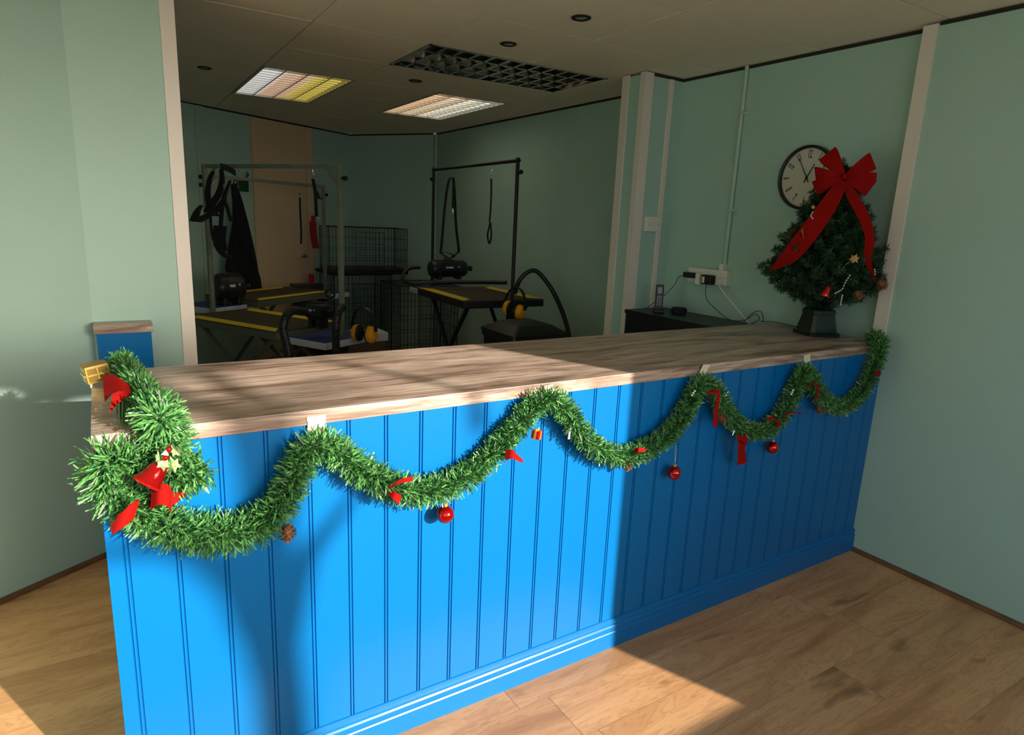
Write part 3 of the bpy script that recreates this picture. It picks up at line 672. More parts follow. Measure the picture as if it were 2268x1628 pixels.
# ------------------------------------------------------------------ clock
cc = V((3.18, .555, 1.815)); ck = thing('wall_clock', cc, 'round black framed wall clock showing five to one behind the Christmas tree', 'clock')
TC = Matrix.Translation(cc) @ Matrix(((0, 0, -1, 0), (-1, 0, 0, 0), (0, 1, 0, 0), (0, 0, 0, 1)))   # local x = right as seen, y = up, z = out of the wall
def ring(mb, r0, r1, z0, z1, n=64):
    vs = []; 
    for (r, z) in ((r0, z0), (r0, z1), (r0 + (r1 - r0) * .5, z1 + .004), (r1, z1), (r1, z0)):
        for k in range(n): vs.append((r * math.cos(2 * PI * k / n), r * math.sin(2 * PI * k / n), z))
    mb._add(vs, [(i * n + k, i * n + (k + 1) % n, ((i + 1) % 5) * n + (k + 1) % n, ((i + 1) % 5) * n + k) for i in range(5) for k in range(n)], True)
mb = MB(TC); ring(mb, .146, .160, 0, .034); mb.build('clock_frame', M['black'], ck)
mb = MB(TC); mb.lathe([(.147, .002), (.147, .018)], 64); fc = mb.build('clock_face', M['face'], ck)
def text_verts(txt, size):
    c_ = bpy.data.curves.new('t', 'FONT'); c_.body = txt; c_.size = size; c_.align_x = 'CENTER'; c_.align_y = 'CENTER'; c_.extrude = .0004; c_.offset = .0009
    o_ = bpy.data.objects.new('t', c_); COL.objects.link(o_); bpy.context.view_layer.update()
    me = o_.to_mesh(); vs = [v.co.copy() for v in me.vertices]; fs = [tuple(p.vertices) for p in me.polygons]; o_.to_mesh_clear()
    bpy.data.objects.remove(o_); bpy.data.curves.remove(c_); return vs, fs
for h in range(1, 13):
    mb = MB(TC)
    vs, fs = text_verts(str(h), .058); a = h * PI / 6; rot = -a if (h <= 3 or h >= 9) else PI - a
    Rz = Matrix.Rotation(rot, 4, 'Z'); c0 = V((math.sin(a) * .115, math.cos(a) * .115, .0186))
    mb._add([Rz @ V((v.x * .42, v.y, v.z)) + c0 for v in vs], fs); mb.build('numeral', M['ink'], fc)
def hand(ang, L_, w):
    mb = MB(TC @ Matrix.Rotation(-ang, 4, 'Z')); mb._add([(-w, -.025, .022), (w, -.025, .022), (w * .6, L_, .022), (-w * .6, L_, .022), (-w, -.025, .0235), (w, -.025, .0235), (w * .6, L_, .0235), (-w * .6, L_, .0235)], [(0, 3, 2, 1), (4, 5, 6, 7), (0, 1, 5, 4), (1, 2, 6, 5), (2, 3, 7, 6), (3, 0, 4, 7)]); return mb
hand(math.radians(330), .112, .0022).build('minute_hand', M['black'], ck); hand(math.radians(28), .075, .003).build('hour_hand', M['black'], ck)
mb = MB(TC); mb.lathe([(.006, .018), (.006, .026), (.003, .027)], 16); mb.build('hub', M['black'], ck)

# ------------------------------------------------------------------ conduit, sockets, plugs, cables
cn = thing('cable_conduit', (3.165, 1.02, 1.31), 'painted round cable conduit running down the wall to the sockets', 'conduit')
mb = MB(); mb.cyl((3.166, 1.02, 1.33), (3.166, 1.02, 2.425), .011, 14); mb.build('pipe', M['conduit'], cn)
for z in (2.176, 1.647):
    mb = MB(); mb.box(3.155, 3.18, .985, 1.036, z - .008, z + .008, b=.002); mb.cyl((3.152, .993, z), (3.158, .993, z), .004, 8); mb.build('saddle_clip', M['conduit'], cn)
sk = thing('socket_strip', (3.18, 1.12, 1.21), 'white row of double wall sockets above the black cabinet', 'socket')
for (ya, yb) in ((1.265, 1.118), (1.115, .968)):
    mb = MB(); mb.box(3.135, 3.18, yb, ya, 1.215, 1.302, b=.003); 
    for f in (.27, .73):
        yc = ya + (yb - ya) * f
        mb.box(3.1335, 3.136, yc - .005, yc + .005, 1.268, 1.284, b=.0008)
    mb.build('double_socket', M['white'], sk)
mb = MB(); mb.box(3.14, 3.18, 1.005, 1.036, 1.300, 1.34, b=.003); mb.build('conduit_adapter', M['white'], sk)
mb = MB(); mb.box(3.088, 3.134, 1.188, 1.264, 1.240, 1.272, b=.003); o = mb.build('power_adapter', M['black']); tag(o, 'small black power adapter plugged in at the left end of the sockets', 'power adapter')
mb = MB(); mb.box(3.108, 3.134, 1.148, 1.182, 1.207, 1.272, b=.003); tag(mb.build('plug', M['white']), 'white flat plug between the two black power adapters', 'plug')
t = thing('power_adapter', (3.11, 1.10, 1.22), 'bulky black power adapter with pale label in the middle socket', 'power adapter')
mb = MB(); mb.box(3.090, 3.134, 1.045, 1.118, 1.213, 1.270, b=.006); mb.build('adapter_body', M['black'], t)
mb = MB(); mb.box(3.0888, 3.091, 1.092, 1.110, 1.222, 1.258); mb.build('rating_label', M['tape'], t)
mb = MB(); mb._add([(3.134, .982, 1.262), (3.134, 1.012, 1.262), (3.134, 1.020, 1.222), (3.134, .974, 1.222), (3.102, .987, 1.256), (3.102, 1.007, 1.256), (3.102, 1.013, 1.225), (3.102, .981, 1.225)], [(0, 3, 2, 1), (4, 5, 6, 7), (0, 1, 5, 4), (1, 2, 6, 5), (2, 3, 7, 6), (3, 0, 4, 7)]); o = mb.build('plug', M['white']); tag(o, 'white plug in the rightmost wall socket', 'plug')
def cable(pts, r, m, label, name='cable', n=6):
    mb = MB(); mb.tube(spline(pts, n), r, 7); o = mb.build(name, M[m]); tag(o, label, 'cable', None); return o
ZC = 1.02
cable([(3.10, 1.26, 1.25), (3.10, 1.31, 1.235), (3.11, 1.34, 1.19), (3.10, 1.36, 1.16), (3.05, 1.385, 1.10), (2.97, 1.40, 1.05), (2.945, 1.40, 1.035)], .002, 'black', 'thin black cable from the left adapter down to the cordless phone')
cable([(3.11, 1.09, 1.213), (3.12, 1.10, 1.17), (3.13, 1.09, 1.12), (3.13, 1.03, 1.08), (3.13, .96, 1.045), (3.12, .90, 1.028), (3.10, .84, 1.028), (3.12, .78, 1.05), (3.12, .73, 1.085), (3.12, .70, 1.06), (3.10, .73, 1.03)], .002, 'black', 'black cable looping down from the middle adapter')
cable([(3.11, 1.0, 1.226), (3.12, .99, 1.20), (3.13, .95, 1.16), (3.13, .87, 1.10), (3.12, .80, 1.055), (3.10, .745, 1.028), (3.05, .71, 1.027)], .0035, 'white', 'white cable running diagonally from the right plug to the worktop')
cable([(3.09, .78, 1.03), (3.13, .75, 1.09), (3.14, .71, 1.10), (3.13, .68, 1.06), (3.09, .66, 1.055), (3.10, .60, 1.062), (3.12, .55, 1.058), (3.13, .50, 1.054), (3.12, .42, 1.054), (3.09, .36, 1.056), (3.06, .345, 1.058)], .002, 'black', 'coiled black cable running along the worktop to the tree pot')
# fused spur and trunking on the wall stub
mb = MB(); mb.box(3.058, 3.092, 1.488, 1.5, 1.02, 2.41, b=.002); o = mb.build('mini_trunking', M['cream']); tag(o, 'slim white cable trunking on the short wall beside the switch', 'trunking')
t = thing('wall_switch', (3.01, 1.49, 1.5), 'white square wall switch box on the short wall beside the trunking', 'switch')
mb = MB(); mb.box(2.952, 3.058, 1.468, 1.5, 1.506, 1.597, b=.003); mb.build('switch_box', M['white'], t)
mb = MB(); mb.box(2.985, 3.005, 1.465, 1.469, 1.535, 1.565, b=.001); mb.build('rocker', M['cream'], t)
for x in (2.965, 3.04):
    mb = MB(); mb.cyl((x, 1.4685, 1.55), (x, 1.464, 1.55), .003, 8); mb.build('screw', M['steel'], t)

# ------------------------------------------------------------------ cabinet, phone, speaker
cb = thing('cabinet', (3.0, 1.04, 0), 'black low cabinet behind the right end of the counter', 'cabinet')
mb = MB(); mb.box(2.83, XC - .002, D + .002, 1.48, ZC - .022, ZC, b=.001); mb.build('cabinet_top', M['cab'], cb)
mb = MB(); mb.box(2.84, XC - .002, D + .01, 1.475, 0, ZC - .022); mb.build('cabinet_body', M['cab'], cb)
ph = thing('cordless_phone', (2.93, 1.37, ZC), 'cordless phone standing in its black charging base on the black cabinet', 'phone')
PT = Matrix.Translation((2.945, 1.30, ZC)) @ Matrix.Rotation(math.radians(-38), 4, 'Z')
mb = MB(PT); mb.box(-.034, .034, -.03, .04, 0, .018, b=.006); mb.box(-.028, .028, -.012, .03, .016, .034, b=.006); mb.build('charging_base', M['black'], ph)
PT2 = PT @ Matrix.Translation((0, .008, .022)) @ Matrix.Rotation(math.radians(-9), 4, 'X')
mb = MB(PT2); mb.box(-.0235, .0235, -.011, .011, 0, .148, b=.006); hsx = mb.build('handset', M['black'], ph)
mb = MB(PT2); mb.box(-.014, .014, -.0125, -.0105, .094, .132, b=.0005); mb.build('screen', M['screen'], hsx)
mb = MB(PT2)
for r_ in range(4):
    for c_ in range(3): mb.box(-.016 + c_ * .0115, -.007 + c_ * .0115, -.0128, -.0105, .022 + r_ * .0115, .030 + r_ * .0115, b=.0006)
mb.box(-.016, -.006, -.0128, -.0105, .070, .078); mb.box(.006, .016, -.0128, -.0105, .070, .078); mb.box(-.004, .004, -.0128, -.0105, .068, .080); mb.build('keypad', M['keys'], hsx)
mb = MB(Matrix.Translation((3.05, 1.23, ZC))); mb.lathe([(.040, 0), (.046, .004), (.048, .014), (.048, .026), (.044, .034), (.038, .037)], 36); o = mb.build('smart_speaker', M['fabric']); tag(o, 'small round black puck speaker on the black cabinet', 'speaker')

# ------------------------------------------------------------------ ceiling fittings
TG = Matrix.Translation((GX, GY, HC)) @ Matrix.Rotation(GR, 4, 'Z')
def troffer(i0, j0, ni, nj, tubes, label, ncx, ncy, lit=True):
    x0, x1, y0, y1 = i0 * TS + .004, (i0 + ni) * TS - .004, j0 * TS + .004, (j0 + nj) * TS - .004
    c = TG @ V(((x0 + x1) / 2, (y0 + y1) / 2, 0)); t = thing('ceiling_light', c, label, 'ceiling light', 'recessed ceiling light panels')
    mb = MB(TG); e = .018
    mb.box(x0, x1, y0, y1, .10, .105); mb.box(x0, x0 + e, y0, y1, -.001, .1); mb.box(x1 - e, x1, y0, y1, -.001, .1); mb.box(x0, x1, y0, y0 + e, -.001, .1); mb.box(x0, x1, y1 - e, y1, -.001, .1); mb.build('housing', M['lamphouse'] if lit else M['louvre'], t)
    mb = MB(TG); bw_ = .005 if lit else .009
    for k in range(1, ncx): 
        x = x0 + (x1 - x0) * k / ncx; mb._add([(x - bw_, y0, .0), (x + bw_, y0, .0), (x + .001, y0, .04), (x - .001, y0, .04), (x - bw_, y1, .0), (x + bw_, y1, .0), (x + .001, y1, .04), (x - .001, y1, .04)], [(0, 1, 2, 3), (7, 6, 5, 4), (0, 4, 5, 1), (1, 5, 6, 2), (2, 6, 7, 3), (3, 7, 4, 0)])
    for k in range(1, ncy):
        y = y0 + (y1 - y0) * k / ncy; mb._add([(x0, y - bw_, .0), (x0, y + bw_, .0), (x0, y + .001, .04), (x0, y - .001, .04), (x1, y - bw_, .0), (x1, y + bw_, .0), (x1, y + .001, .04), (x1, y - .001, .04)], [(0, 1, 2, 3), (7, 6, 5, 4), (0, 4, 5, 1), (1, 5, 6, 2), (2, 6, 7, 3), (3, 7, 4, 0)])
    mb.build('louvre', M['louvre'], t)
    for (fx, col, st) in tubes:
        x = x0 + (x1 - x0) * fx; mb = MB(TG); mb.cyl((x, y0 + .03, .075), (x, y1 - .03, .075), .013, 12)
        mb.build('fluorescent_tube', mat('tube light', (.8, .8, .8), .4, emit=col, estr=st), t)
        if st > 0:
            mb = MB(TG); w_ = (x1 - x0) / len(tubes) * .46; mb.box(x - w_, x + w_, y0 + .02, y1 - .02, .048, .052)
            mb.build('diffuser', mat('lit diffuser', (.8, .8, .8), .5, emit=col, estr=st * .34), t)
troffer(-3, 4, 1, 2, [(.17, (.80, .86, .88), 4.2), (.5, (1, .72, .50), 3.2), (.83, (.95, .82, .16), 3.0)], 'lit ceiling panel with white, pink and yellow bands, left of the back room', 4, 14)
troffer(-1, 4, 1, 2, [(.17, (1, .72, .44), 4.0), (.5, (1, .84, .60), 4.0), (.83, (.88, .92, .80), 4.6)], 'lit ceiling panel with orange and white bands, over the right of the back room', 4, 14)
troffer(-2, 2, 2, 1, [(.5, (1, 1, 1), 0)], 'unlit rectangular ceiling light with mirrored square louvre over the counter', 12, 4, lit=False)
def spotlight(p, label, s=1):
    t = thing('ceiling_spotlight', p, label, 'spotlight', 'recessed ceiling spotlights'); Tm = Matrix.Translation(p)
    mb = MB(Tm); n = 28; pr = [(.044, 0), (.044, -.003), (.036, -.006), (.030, -.002), (.028, .0)]
    vs = [(r * math.cos(2 * PI * k / n), r * math.sin(2 * PI * k / n), z) for r, z in pr for k in range(n)]
    mb._add(vs, [(i * n + k, i * n + (k + 1) % n, ((i + 1) % 5) * n + (k + 1) % n, ((i + 1) % 5) * n + k) for i in range(5) for k in range(n)], True); mb.build('bezel', M['blackm'], t)
    mb = MB(Tm); mb.lathe([(.028, -.001), (.018, -.004), (.006, -.0045)], 24); mb.build('lamp', M['chrome'], t)
for p, l in [((1.948, .949, HC - .002), 'nearest recessed spotlight in the ceiling, top centre of the photo'), ((1.932, 1.539, HC - .002), 'recessed spotlight just right of the dark louvred light'), ((.73, 3.392, HC - .002), 'leftmost recessed spotlight, left of the white pink and yellow lit panel'), ((1.948, 2.761, HC - .002), 'recessed spotlight between the two lit panels and the dark louvre')]: spotlight(V(p), l)

# ------------------------------------------------------------------ grooming tables
def groom_table(name_loc, A, B, z, hw, postz, steel, label, m0, m1, trays, wide=.3, arm='silver'):
    """A far post foot, B near post foot; local x runs B->A"""
    A = V((*A, 0)); B = V((*B, 0)); L_ = (A - B).length; d = (A - B).normalized(); n_ = V((-d.y, d.x, 0))
    TT = Matrix(((d.x, n_.x, 0, B.x), (d.y, n_.y, 0, B.y), (0, 0, 1, 0), (0, 0, 0, 1)))
    c = TT @ V((L_ / 2, 0, 0)); t = thing('grooming_table', c, label, 'grooming table', 'dog grooming tables in the back room')
    mb = MB(TT); mb.box(m0, m1, -wide, wide, z - .06, z - .008, b=.006); mb.build('table_frame', M['tableside'] if steel else M['black'], t)
    mb = MB(TT); mb.box(m0 + .002, m1 - .002, -wide, wide, z - .008, z, b=.002); mb.build('rubber_mat', M['rubber'], t)
    for s in (-1, 1):
        mb = MB(TT); mb.prism([(m0 + .01, s * (wide - .002)), (m1 - .01, s * (wide - .002)), (m1 - .09, s * (wide - .095)), (m0 + .09, s * (wide - .095))][::s], z, z + .002); mb.build('edge_strip', M['yellow'], t)
    for (a, b, w) in trays:
        mb = MB(TT); mb.box(a, b, -w, w, z - .085, z - .04, b=.008); tr = mb.build('tray', M['tray'], t)
        mb = MB(TT); mb.box(a + .012, b - .012, -w + .012, w - .012, z - .041, z - .037, b=.001); mb.build('tray_mat', M['trayblue'], tr)
    pm = M['steel'] if steel else M['blackm']; pr = .015 if steel else .014
    for x in (0, L_):
        mb = MB(TT); mb.box(x - pr, x + pr, -pr, pr, z - .12, postz, b=.003) if steel else mb.cyl((x, 0, z - .15), (x, 0, postz + .01), pr, 16)
        po = mb.build('post', pm, t)
        mb = MB(TT); s = -1 if x == 0 else 1
        mb.cyl((x + s * pr, 0, postz - .09), (x + s * (pr + .025), 0, postz - .09), .006, 8); mb.cyl((x + s * (pr + .022), 0, postz - .09), (x + s * (pr + .04), 0, postz - .09), .016, 10); mb.build('knob', M['black'], po)
        mb = MB(TT); mb.box(x - .03, x + .03, -.03, .03, z - .14, z - .09, b=.004); mb.build('clamp', M['blackm'], po)
    mb = MB(TT)
    if steel: mb.box(0, L_, -.012, .012, postz - .028, postz, b=.003)
    else: mb.cyl((-.02, 0, postz - .01), (L_ + .02, 0, postz - .01), .013, 14)
    mb.build('crossbar', pm, t)
    if steel:
        for x, s in ((0, 1), (L_, -1)):
            mb = MB(TT); mb.tube([(x + s * .01, 0, postz - .13), (x + s * .12, 0, postz - .02)], .010, 6); mb.build('brace', pm, t)
    # scissor lift base
    for s in (-1, 1):
        for (xa, xb) in ((m0 + .12, m1 - .12), (m1 - .12, m0 + .12)):
            mb = MB(TT); yy = s * (wide - .09); mb.tube([(xa, yy, z - .07), (xb, yy, .10)], .018, 6); mb.build('leg', M['tableside'] if steel else M['black'], t)
    mb = MB(TT); mb.box(m0 + .06, m1 - .06, -wide + .04, wide - .04, 0, .07, b=.01); mb.build('base', M['tableside'] if steel else M['black'], t)
    return TT, L_
T1, L1_ = groom_table('t1', (.755, 3.88), (1.40, 2.70), .75, .3, 1.845, True, 'nearest silver framed grooming table, at the left behind the counter', .30, 1.30, [(-.08, .27, .24)], .30)
T2, L2_ = groom_table('t2', (.80, 4.20), (1.96, 5.0), .80, .3, 1.795, True, 'silver framed grooming table standing in front of the cream door', .28, 1.22, [(1.24, 1.60, .2), (-.05, .25, .26)], .30)
# T2 runs from the door side; its near end is at the left
T3, L3_ = groom_table('t3', (2.68, 4.0), (2.63, 2.5), .945, .3, 1.965, False, 'black framed grooming table by the green wall on the right', .10, 1.0, [(1.06, 1.42, .26)], .35)

def dryer(c, ang, r, L_, label, feet=.03, tilt=0):
    TT = Matrix.Translation(c) @ Matrix.Rotation(ang, 4, 'Z') @ Matrix.Rotation(PI / 2 + tilt, 4, 'Y')
    t = thing('pet_dryer', V(c) - V((0, 0, r + feet)), label, 'pet dryer', 'black force dryers on the grooming tables')
    mb = MB(TT); mb.lathe([(r * .3, -L_ / 2 - .02), (r * .85, -L_ / 2 - .012), (r * .98, -L_ / 2 + .01), (r, -L_ / 2 + .03), (r, L_ / 2 - .03), (r * .97, L_ / 2 - .01), (r * .8, L_ / 2 + .012), (r * .3, L_ / 2 + .02)], 32)
    for k in range(5): 
        z = -L_ / 2 + .015 + k * .012; mb.lathe([(r * 1.0, z), (r * 1.03, z + .002), (r * 1.03, z + .004), (r * 1.0, z + .006)], 32)
    mb.build('motor_body', M['black'], t)
    mb = MB(TT); mb.lathe([(.022, L_ / 2 + .01), (.020, L_ / 2 + .06), (.024, L_ / 2 + .065), (.024, L_ / 2 + .08)], 18); mb.build('outlet', M['blackm'], t)
    mb = MB(Matrix.Translation(c) @ Matrix.Rotation(ang, 4, 'Z'))
    for x in (-L_ * .3, L_ * .3): mb.box(x - .015, x + .015, -r * .7, r * .7, -r - feet, -r * .6, b=.006)
    mb.box(-.05, .05, -r * .4, r * .4, r * .9, r * 1.08, b=.008); mb.build('feet_and_handle', M['black'], t)
    mb = MB(Matrix.Translation(c) @ Matrix.Rotation(ang, 4, 'Z')); mb.box(-L_ * .18, L_ * .05, -r * 1.01, -r * .96, r * .1, r * .3, b=.001); mb.box(L_ * .2, L_ * .26, -r * 1.0, -r * .93, r * .2, r * .35, b=.001); mb.build('badge_plate', M['tray'], t)
    return t
def hose(pts, r, parent, rings_=True):
    P = spline(pts, 8); L_ = [0]
    for a, b in zip(P, P[1:]): L_.append(L_[-1] + (b - a).length)
    N = int(L_[-1] / .006); Q_ = []; R_ = []; j = 0
    for i in range(N + 1):
        s = L_[-1] * i / N
        while j < len(P) - 2 and L_[j + 1] < s: j += 1
        Q_.append(P[j].lerp(P[j + 1], (s - L_[j]) / max(1e-6, L_[j + 1] - L_[j]))); R_.append(r * (1.0 if i % 2 else .90))
    mb = MB(); mb.tube(Q_, R_, 12); return mb.build('hose', M['black'], parent)
# dryer on the near tray of table 1
d1 = dryer(at(704, 690, y=2.78), math.radians(-60), .062, .12, 'black pet dryer on the near tray of the left grooming table', .05)
hose([at(672, 690, y=2.72), at(652, 688, y=2.62), at(634, 700, y=2.54), at(627, 728, y=2.48), at(634, 760, y=2.42), at(640, 795, y=2.36), at(644, 840, y=2.3)], .026, d1)
hose([at(760, 680, y=2.60), at(750, 690, y=2.5), at(744, 720, y=2.44), at(744, 760, y=2.4), at(746, 800, y=2.36), at(748, 840, y=2.3)], .026, d1)
mb = MB(); c_ = at(731, 651, y=3.0); mb.tube([c_ + RR * (.040 * math.cos(a)) + U * (.028 * math.sin(a)) for a in [2 * PI * k / 20 for k in range(20)]], .009, 8, closed=True); mb.build('carry_loop', M['black'], d1)
d2c = at(506, 636, y=4.14)
d2 = dryer(d2c, math.radians(15), .108, .20, 'large black pet dryer beside the hanging apron, on the table before the cream door', max(.005, d2c.z - .108 - .763))
d3 = dryer(at(992, 595, y=3.75), math.radians(2), .076, .33, 'long black cylinder dryer lying on the right grooming table', .02)
hose([at(930, 592, y=3.75), at(908, 594, y=3.75), at(894, 606, y=3.7), at(893, 620, y=3.6), at(912, 628, y=3.45), at(950, 626, y=3.4), at(1000, 625, y=3.35), at(1060, 625, y=3.2), at(1122, 626, y=3.0)], .018, d3)
hs = thing('vacuum_hose', (3.2, 3, 0), 'thick black hose arching down beside the green wall right of the table', 'hose')
hose([at(1140, 650, y=2.75), at(1150, 622, y=2.72), at(1168, 603, y=2.7), at(1186, 600, y=2.68), at(1204, 616, y=2.65), at(1226, 648, y=2.6), at(1246, 692, y=2.5), at(1259, 738, y=2.38), at(1264, 790, y=2.3), at(1262, 880, y=2.3)], .019, hs)
# ear defenders
def ears(c, ang, label, tilt=0, s=1.0):
    TT = Matrix.Translation(c) @ Matrix.Rotation(ang, 4, 'Z') @ Matrix.Rotation(tilt, 4, 'Y') @ Matrix.Scale(s, 4); t = thing('ear_defenders', c, label, 'ear defenders', 'orange and black ear defenders')
    for sg in (-1, 1):
        mb = MB(TT @ Matrix.Translation((sg * .048, 0, 0)) @ Matrix.Rotation(sg * PI / 2, 4, 'Y'))
        vs = []; n = 24; pr = [(1, -.012), (1.02, .0), (.98, .014), (.8, .024), (.4, .028)]
        for r, z in pr:
            for k in range(n): vs.append((.046 * r * math.cos(2 * PI * k / n), .034 * r * math.sin(2 * PI * k / n), z))
        mb._add(vs, [(i * n + k, i * n + (k + 1) % n, (i + 1) * n + (k + 1) % n, (i + 1) * n + k) for i in range(4) for k in range(n)] + [tuple(range(n))[::-1], tuple(range(4 * n, 5 * n))], True); mb.build('ear_cup', M['orange'], t)
        mb = MB(TT @ Matrix.Translation((sg * .030, 0, 0)) @ Matrix.Rotation(sg * PI / 2, 4, 'Y')); vs = []
        pr = [(.9, -.008), (1.05, -.004), (1.05, .004), (.9, .008)]
        for r, z in pr:
            for k in range(n): vs.append((.044 * r * math.cos(2 * PI * k / n), .033 * r * math.sin(2 * PI * k / n), z))
        mb._add(vs, [(i * n + k, i * n + (k + 1) % n, (i + 1) * n + (k + 1) % n, (i + 1) * n + k) for i in range(3) for k in range(n)] + [tuple(range(n))[::-1], tuple(range(3 * n, 4 * n))], True); mb.build('cushion', M['black'], t)
    mb = MB(TT); P = [(math.cos(a) * .082, 0, .02 + math.sin(a) * .125) for a in [PI * k / 18 for k in range(19)]]; mb.strip(P, .024, (0, 1, 0), .004); mb.build('headband', M['black'], t)
    return t
ears(at(806, 739, y=2.52), math.radians(-58), 'orange ear defenders hanging at the near post of the left grooming table', .0, 1.2)
ears(at(1138, 686, y=2.40), math.radians(-70), 'orange ear defenders hanging at the near post of the right grooming table', .18, 1.15)

# straps, nooses, harness, apron
def strap(segs, w, label, name='grooming_noose', cat='noose', group='black nooses hanging from the table arms', m='fabric', clip=None, wdir=None):
    mb = MB()
    for P in segs: mb.strip(spline(P, 6), w, wdir or RR, .004)
    t = thing(name, segs[0][0], label, cat, group); mb.build('strap', M[m], t)
    if clip:
        mb = MB(); q = V(clip); mb.tube([q + RR * (.008 * math.cos(a)) + U * (.012 * math.sin(a)) for a in [2 * PI * k / 10 for k in range(10)]], .0025, 6, closed=True); mb.cyl(q + U * .012, q + U * .03, .004, 8); mb.build('swivel_clip', M['chrome'], t)
    return t
yA = 3.35
def P3(pts, y): return [at(a, b, y=y) for a, b in pts]
strap([P3([(1004, 394), (996, 396), (990, 420), (984, 470), (978, 540), (976, 560)], 3.68), P3([(1004, 394), (1007, 430), (1010, 500), (1016, 552), (1014, 560)], 3.68), P3([(1005, 400), (1004, 430), (1003, 460)], 3.66)], .024, 'long black noose loop hanging from the left of the right hand table arm', clip=at(1003, 472, y=3.66))
strap([P3([(976, 560), (984, 566), (1000, 572), (1016, 556)], 3.68), P3([(978, 560), (992, 560), (1004, 566), (992, 574), (984, 570)], 3.66)], .018, 'black coiled strap end resting above the cylinder dryer')
strap([P3([(1088, 396), (1088, 430), (1086, 470), (1084, 492)], 2.9), P3([(1086, 492), (1080, 520), (1084, 540), (1088, 520), (1086, 492)], 2.9)], .013, 'short black noose hanging from the middle of the right hand table arm', clip=at(1089, 384, y=2.9))
strap([P3([(664, 428), (665, 470), (667, 510), (667, 541)], 3.9)], .017, 'narrow black strap hanging in front of the cream door', clip=at(664, 434, y=3.88))
strap([P3([(693, 396), (698, 425), (700, 455), (701, 480)], 2.95), P3([(700, 425), (706, 438), (712, 441)], 2.95)], .026, 'thick black padded noose hanging from the near silver arm', clip=at(693, 386, y=2.95))
# harness sling, several padded straps
hn = thing('grooming_harness', at(480, 400, y=3.7), 'black padded dog harness slung over the near silver arm', 'harness')
def pads(segs, name, th=.012):
    for P, w in segs:
        mb = MB(); Q_ = spline(P, 5); ws = [1.45 * (w[0] + (w[1] - w[0]) * i / (len(Q_) - 1)) for i in range(len(Q_))]; mb.strip(Q_, ws, RR if abs((Q_[-1] - Q_[0]).normalized().dot(U)) > .5 else U, th); mb.build(name, M['fabric'], hn)
pads([(P3([(472, 380), (464, 400), (460, 430), (466, 460), (478, 478)], 3.7), (.02, .05)), (P3([(490, 375), (492, 400), (484, 430), (468, 455), (462, 470)], 3.68), (.02, .07)),
      (P3([(497, 440), (480, 465), (455, 480), (435, 490)], 3.64), (.03, .075)), (P3([(430, 490), (436, 470), (446, 455)], 3.64), (.06, .02)), (P3([(488, 368), (506, 374), (522, 384)], 3.6), (.03, .03)),
      (P3([(510, 400), (500, 425), (494, 450)], 3.62), (.012, .03)), (P3([(496, 440), (504, 462), (512, 490)], 3.6), (.022, .018)), (P3([(492, 450), (489, 500)], 3.62), (.024, .022)),
      (P3([(488, 500), (486, 530), (492, 555)], 3.62), (.09, .08)), (P3([(480, 540), (492, 560), (505, 570)], 3.6), (.05, .05)), (P3([(466, 480), (470, 520), (478, 545)], 3.66), (.010, .010))], 'padded_strap')
mb = MB(); 
for (a, b) in ((497, 412), (530, 382)): 
    q = at(a, b, y=3.58); mb.tube([q + RR * (.009 * math.cos(t)) + U * (.014 * math.sin(t)) for t in [2 * PI * k / 10 for k in range(10)]], .003, 6, closed=True)
mb.build('clip', M['chrome'], hn)
# apron
ap = thing('apron', at(540, 600, y=5.1), 'long black apron hanging on the wall left of the cream door', 'apron')
L_ = P3([(511, 408), (513, 440), (514, 480), (508, 520), (503, 560), (500, 600), (530, 622), (545, 652)], 4.95); R_ = P3([(524, 406), (534, 440), (542, 480), (552, 520), (562, 556), (571, 590), (577, 615), (582, 652)], 5.05)
mb = MB(); A_ = spline(L_, 4); B_ = spline(R_, 4); nU = 10; rows = []
vs = []
for i, (a, b) in enumerate(zip(A_, B_)):
    for k in range(nU + 1):
        p = a.lerp(b, k / nU) + V((.5, -.86, 0)) * (.03 * math.sin(k * 1.9 + i * .15) * min(1, i / 8)); vs.append(p)
for s in (0, 1):
    pass
N = len(A_); off = V((-.002, .004, 0)); vs2 = vs + [v + off for v in vs]; K = len(vs); fs = []
for i in range(N - 1):
    for k in range(nU):
        a = i * (nU + 1) + k; fs.append((a, a + 1, a + nU + 2, a + nU + 1)); fs.append((a + K, a + nU + 1 + K, a + nU + 2 + K, a + 1 + K))
mb._add(vs2, fs, True); mb.build('apron_cloth', M['fabric'], ap)
mb = MB(); mb.strip(spline(P3([(517, 408), (520, 398), (525, 402), (527, 410)], 5.0), 4), .012, RR, .003); mb.build('neck_loop', M['fabric'], ap)
# things on the slanting wall
mb = MB(TW); q = TW.inverted() @ at(545, 410, y=5.3); mb.box(q.x - .05, q.x + .05, .0, .03, 1.70, 1.83, b=.01); mb.tube([(q.x + .02, .03, 1.83), (q.x + .03, .05, 1.86), (q.x + .04, .03, 1.88)], .008, 6); tag(mb.build('wall_hook', M['green']), 'dark green coat hook block on the wall beside the cream door', 'hook')
mb = MB(TW); q = (V((.87, 5.10, 0)) - W0).dot(wd); mb.box(q - .014, q + .014, 0, .014, 0, 2.40, b=.002); tag(mb.build('mini_trunking', M['conduit']), 'thin painted trunking on the far left of the slanting back wall', 'trunking')
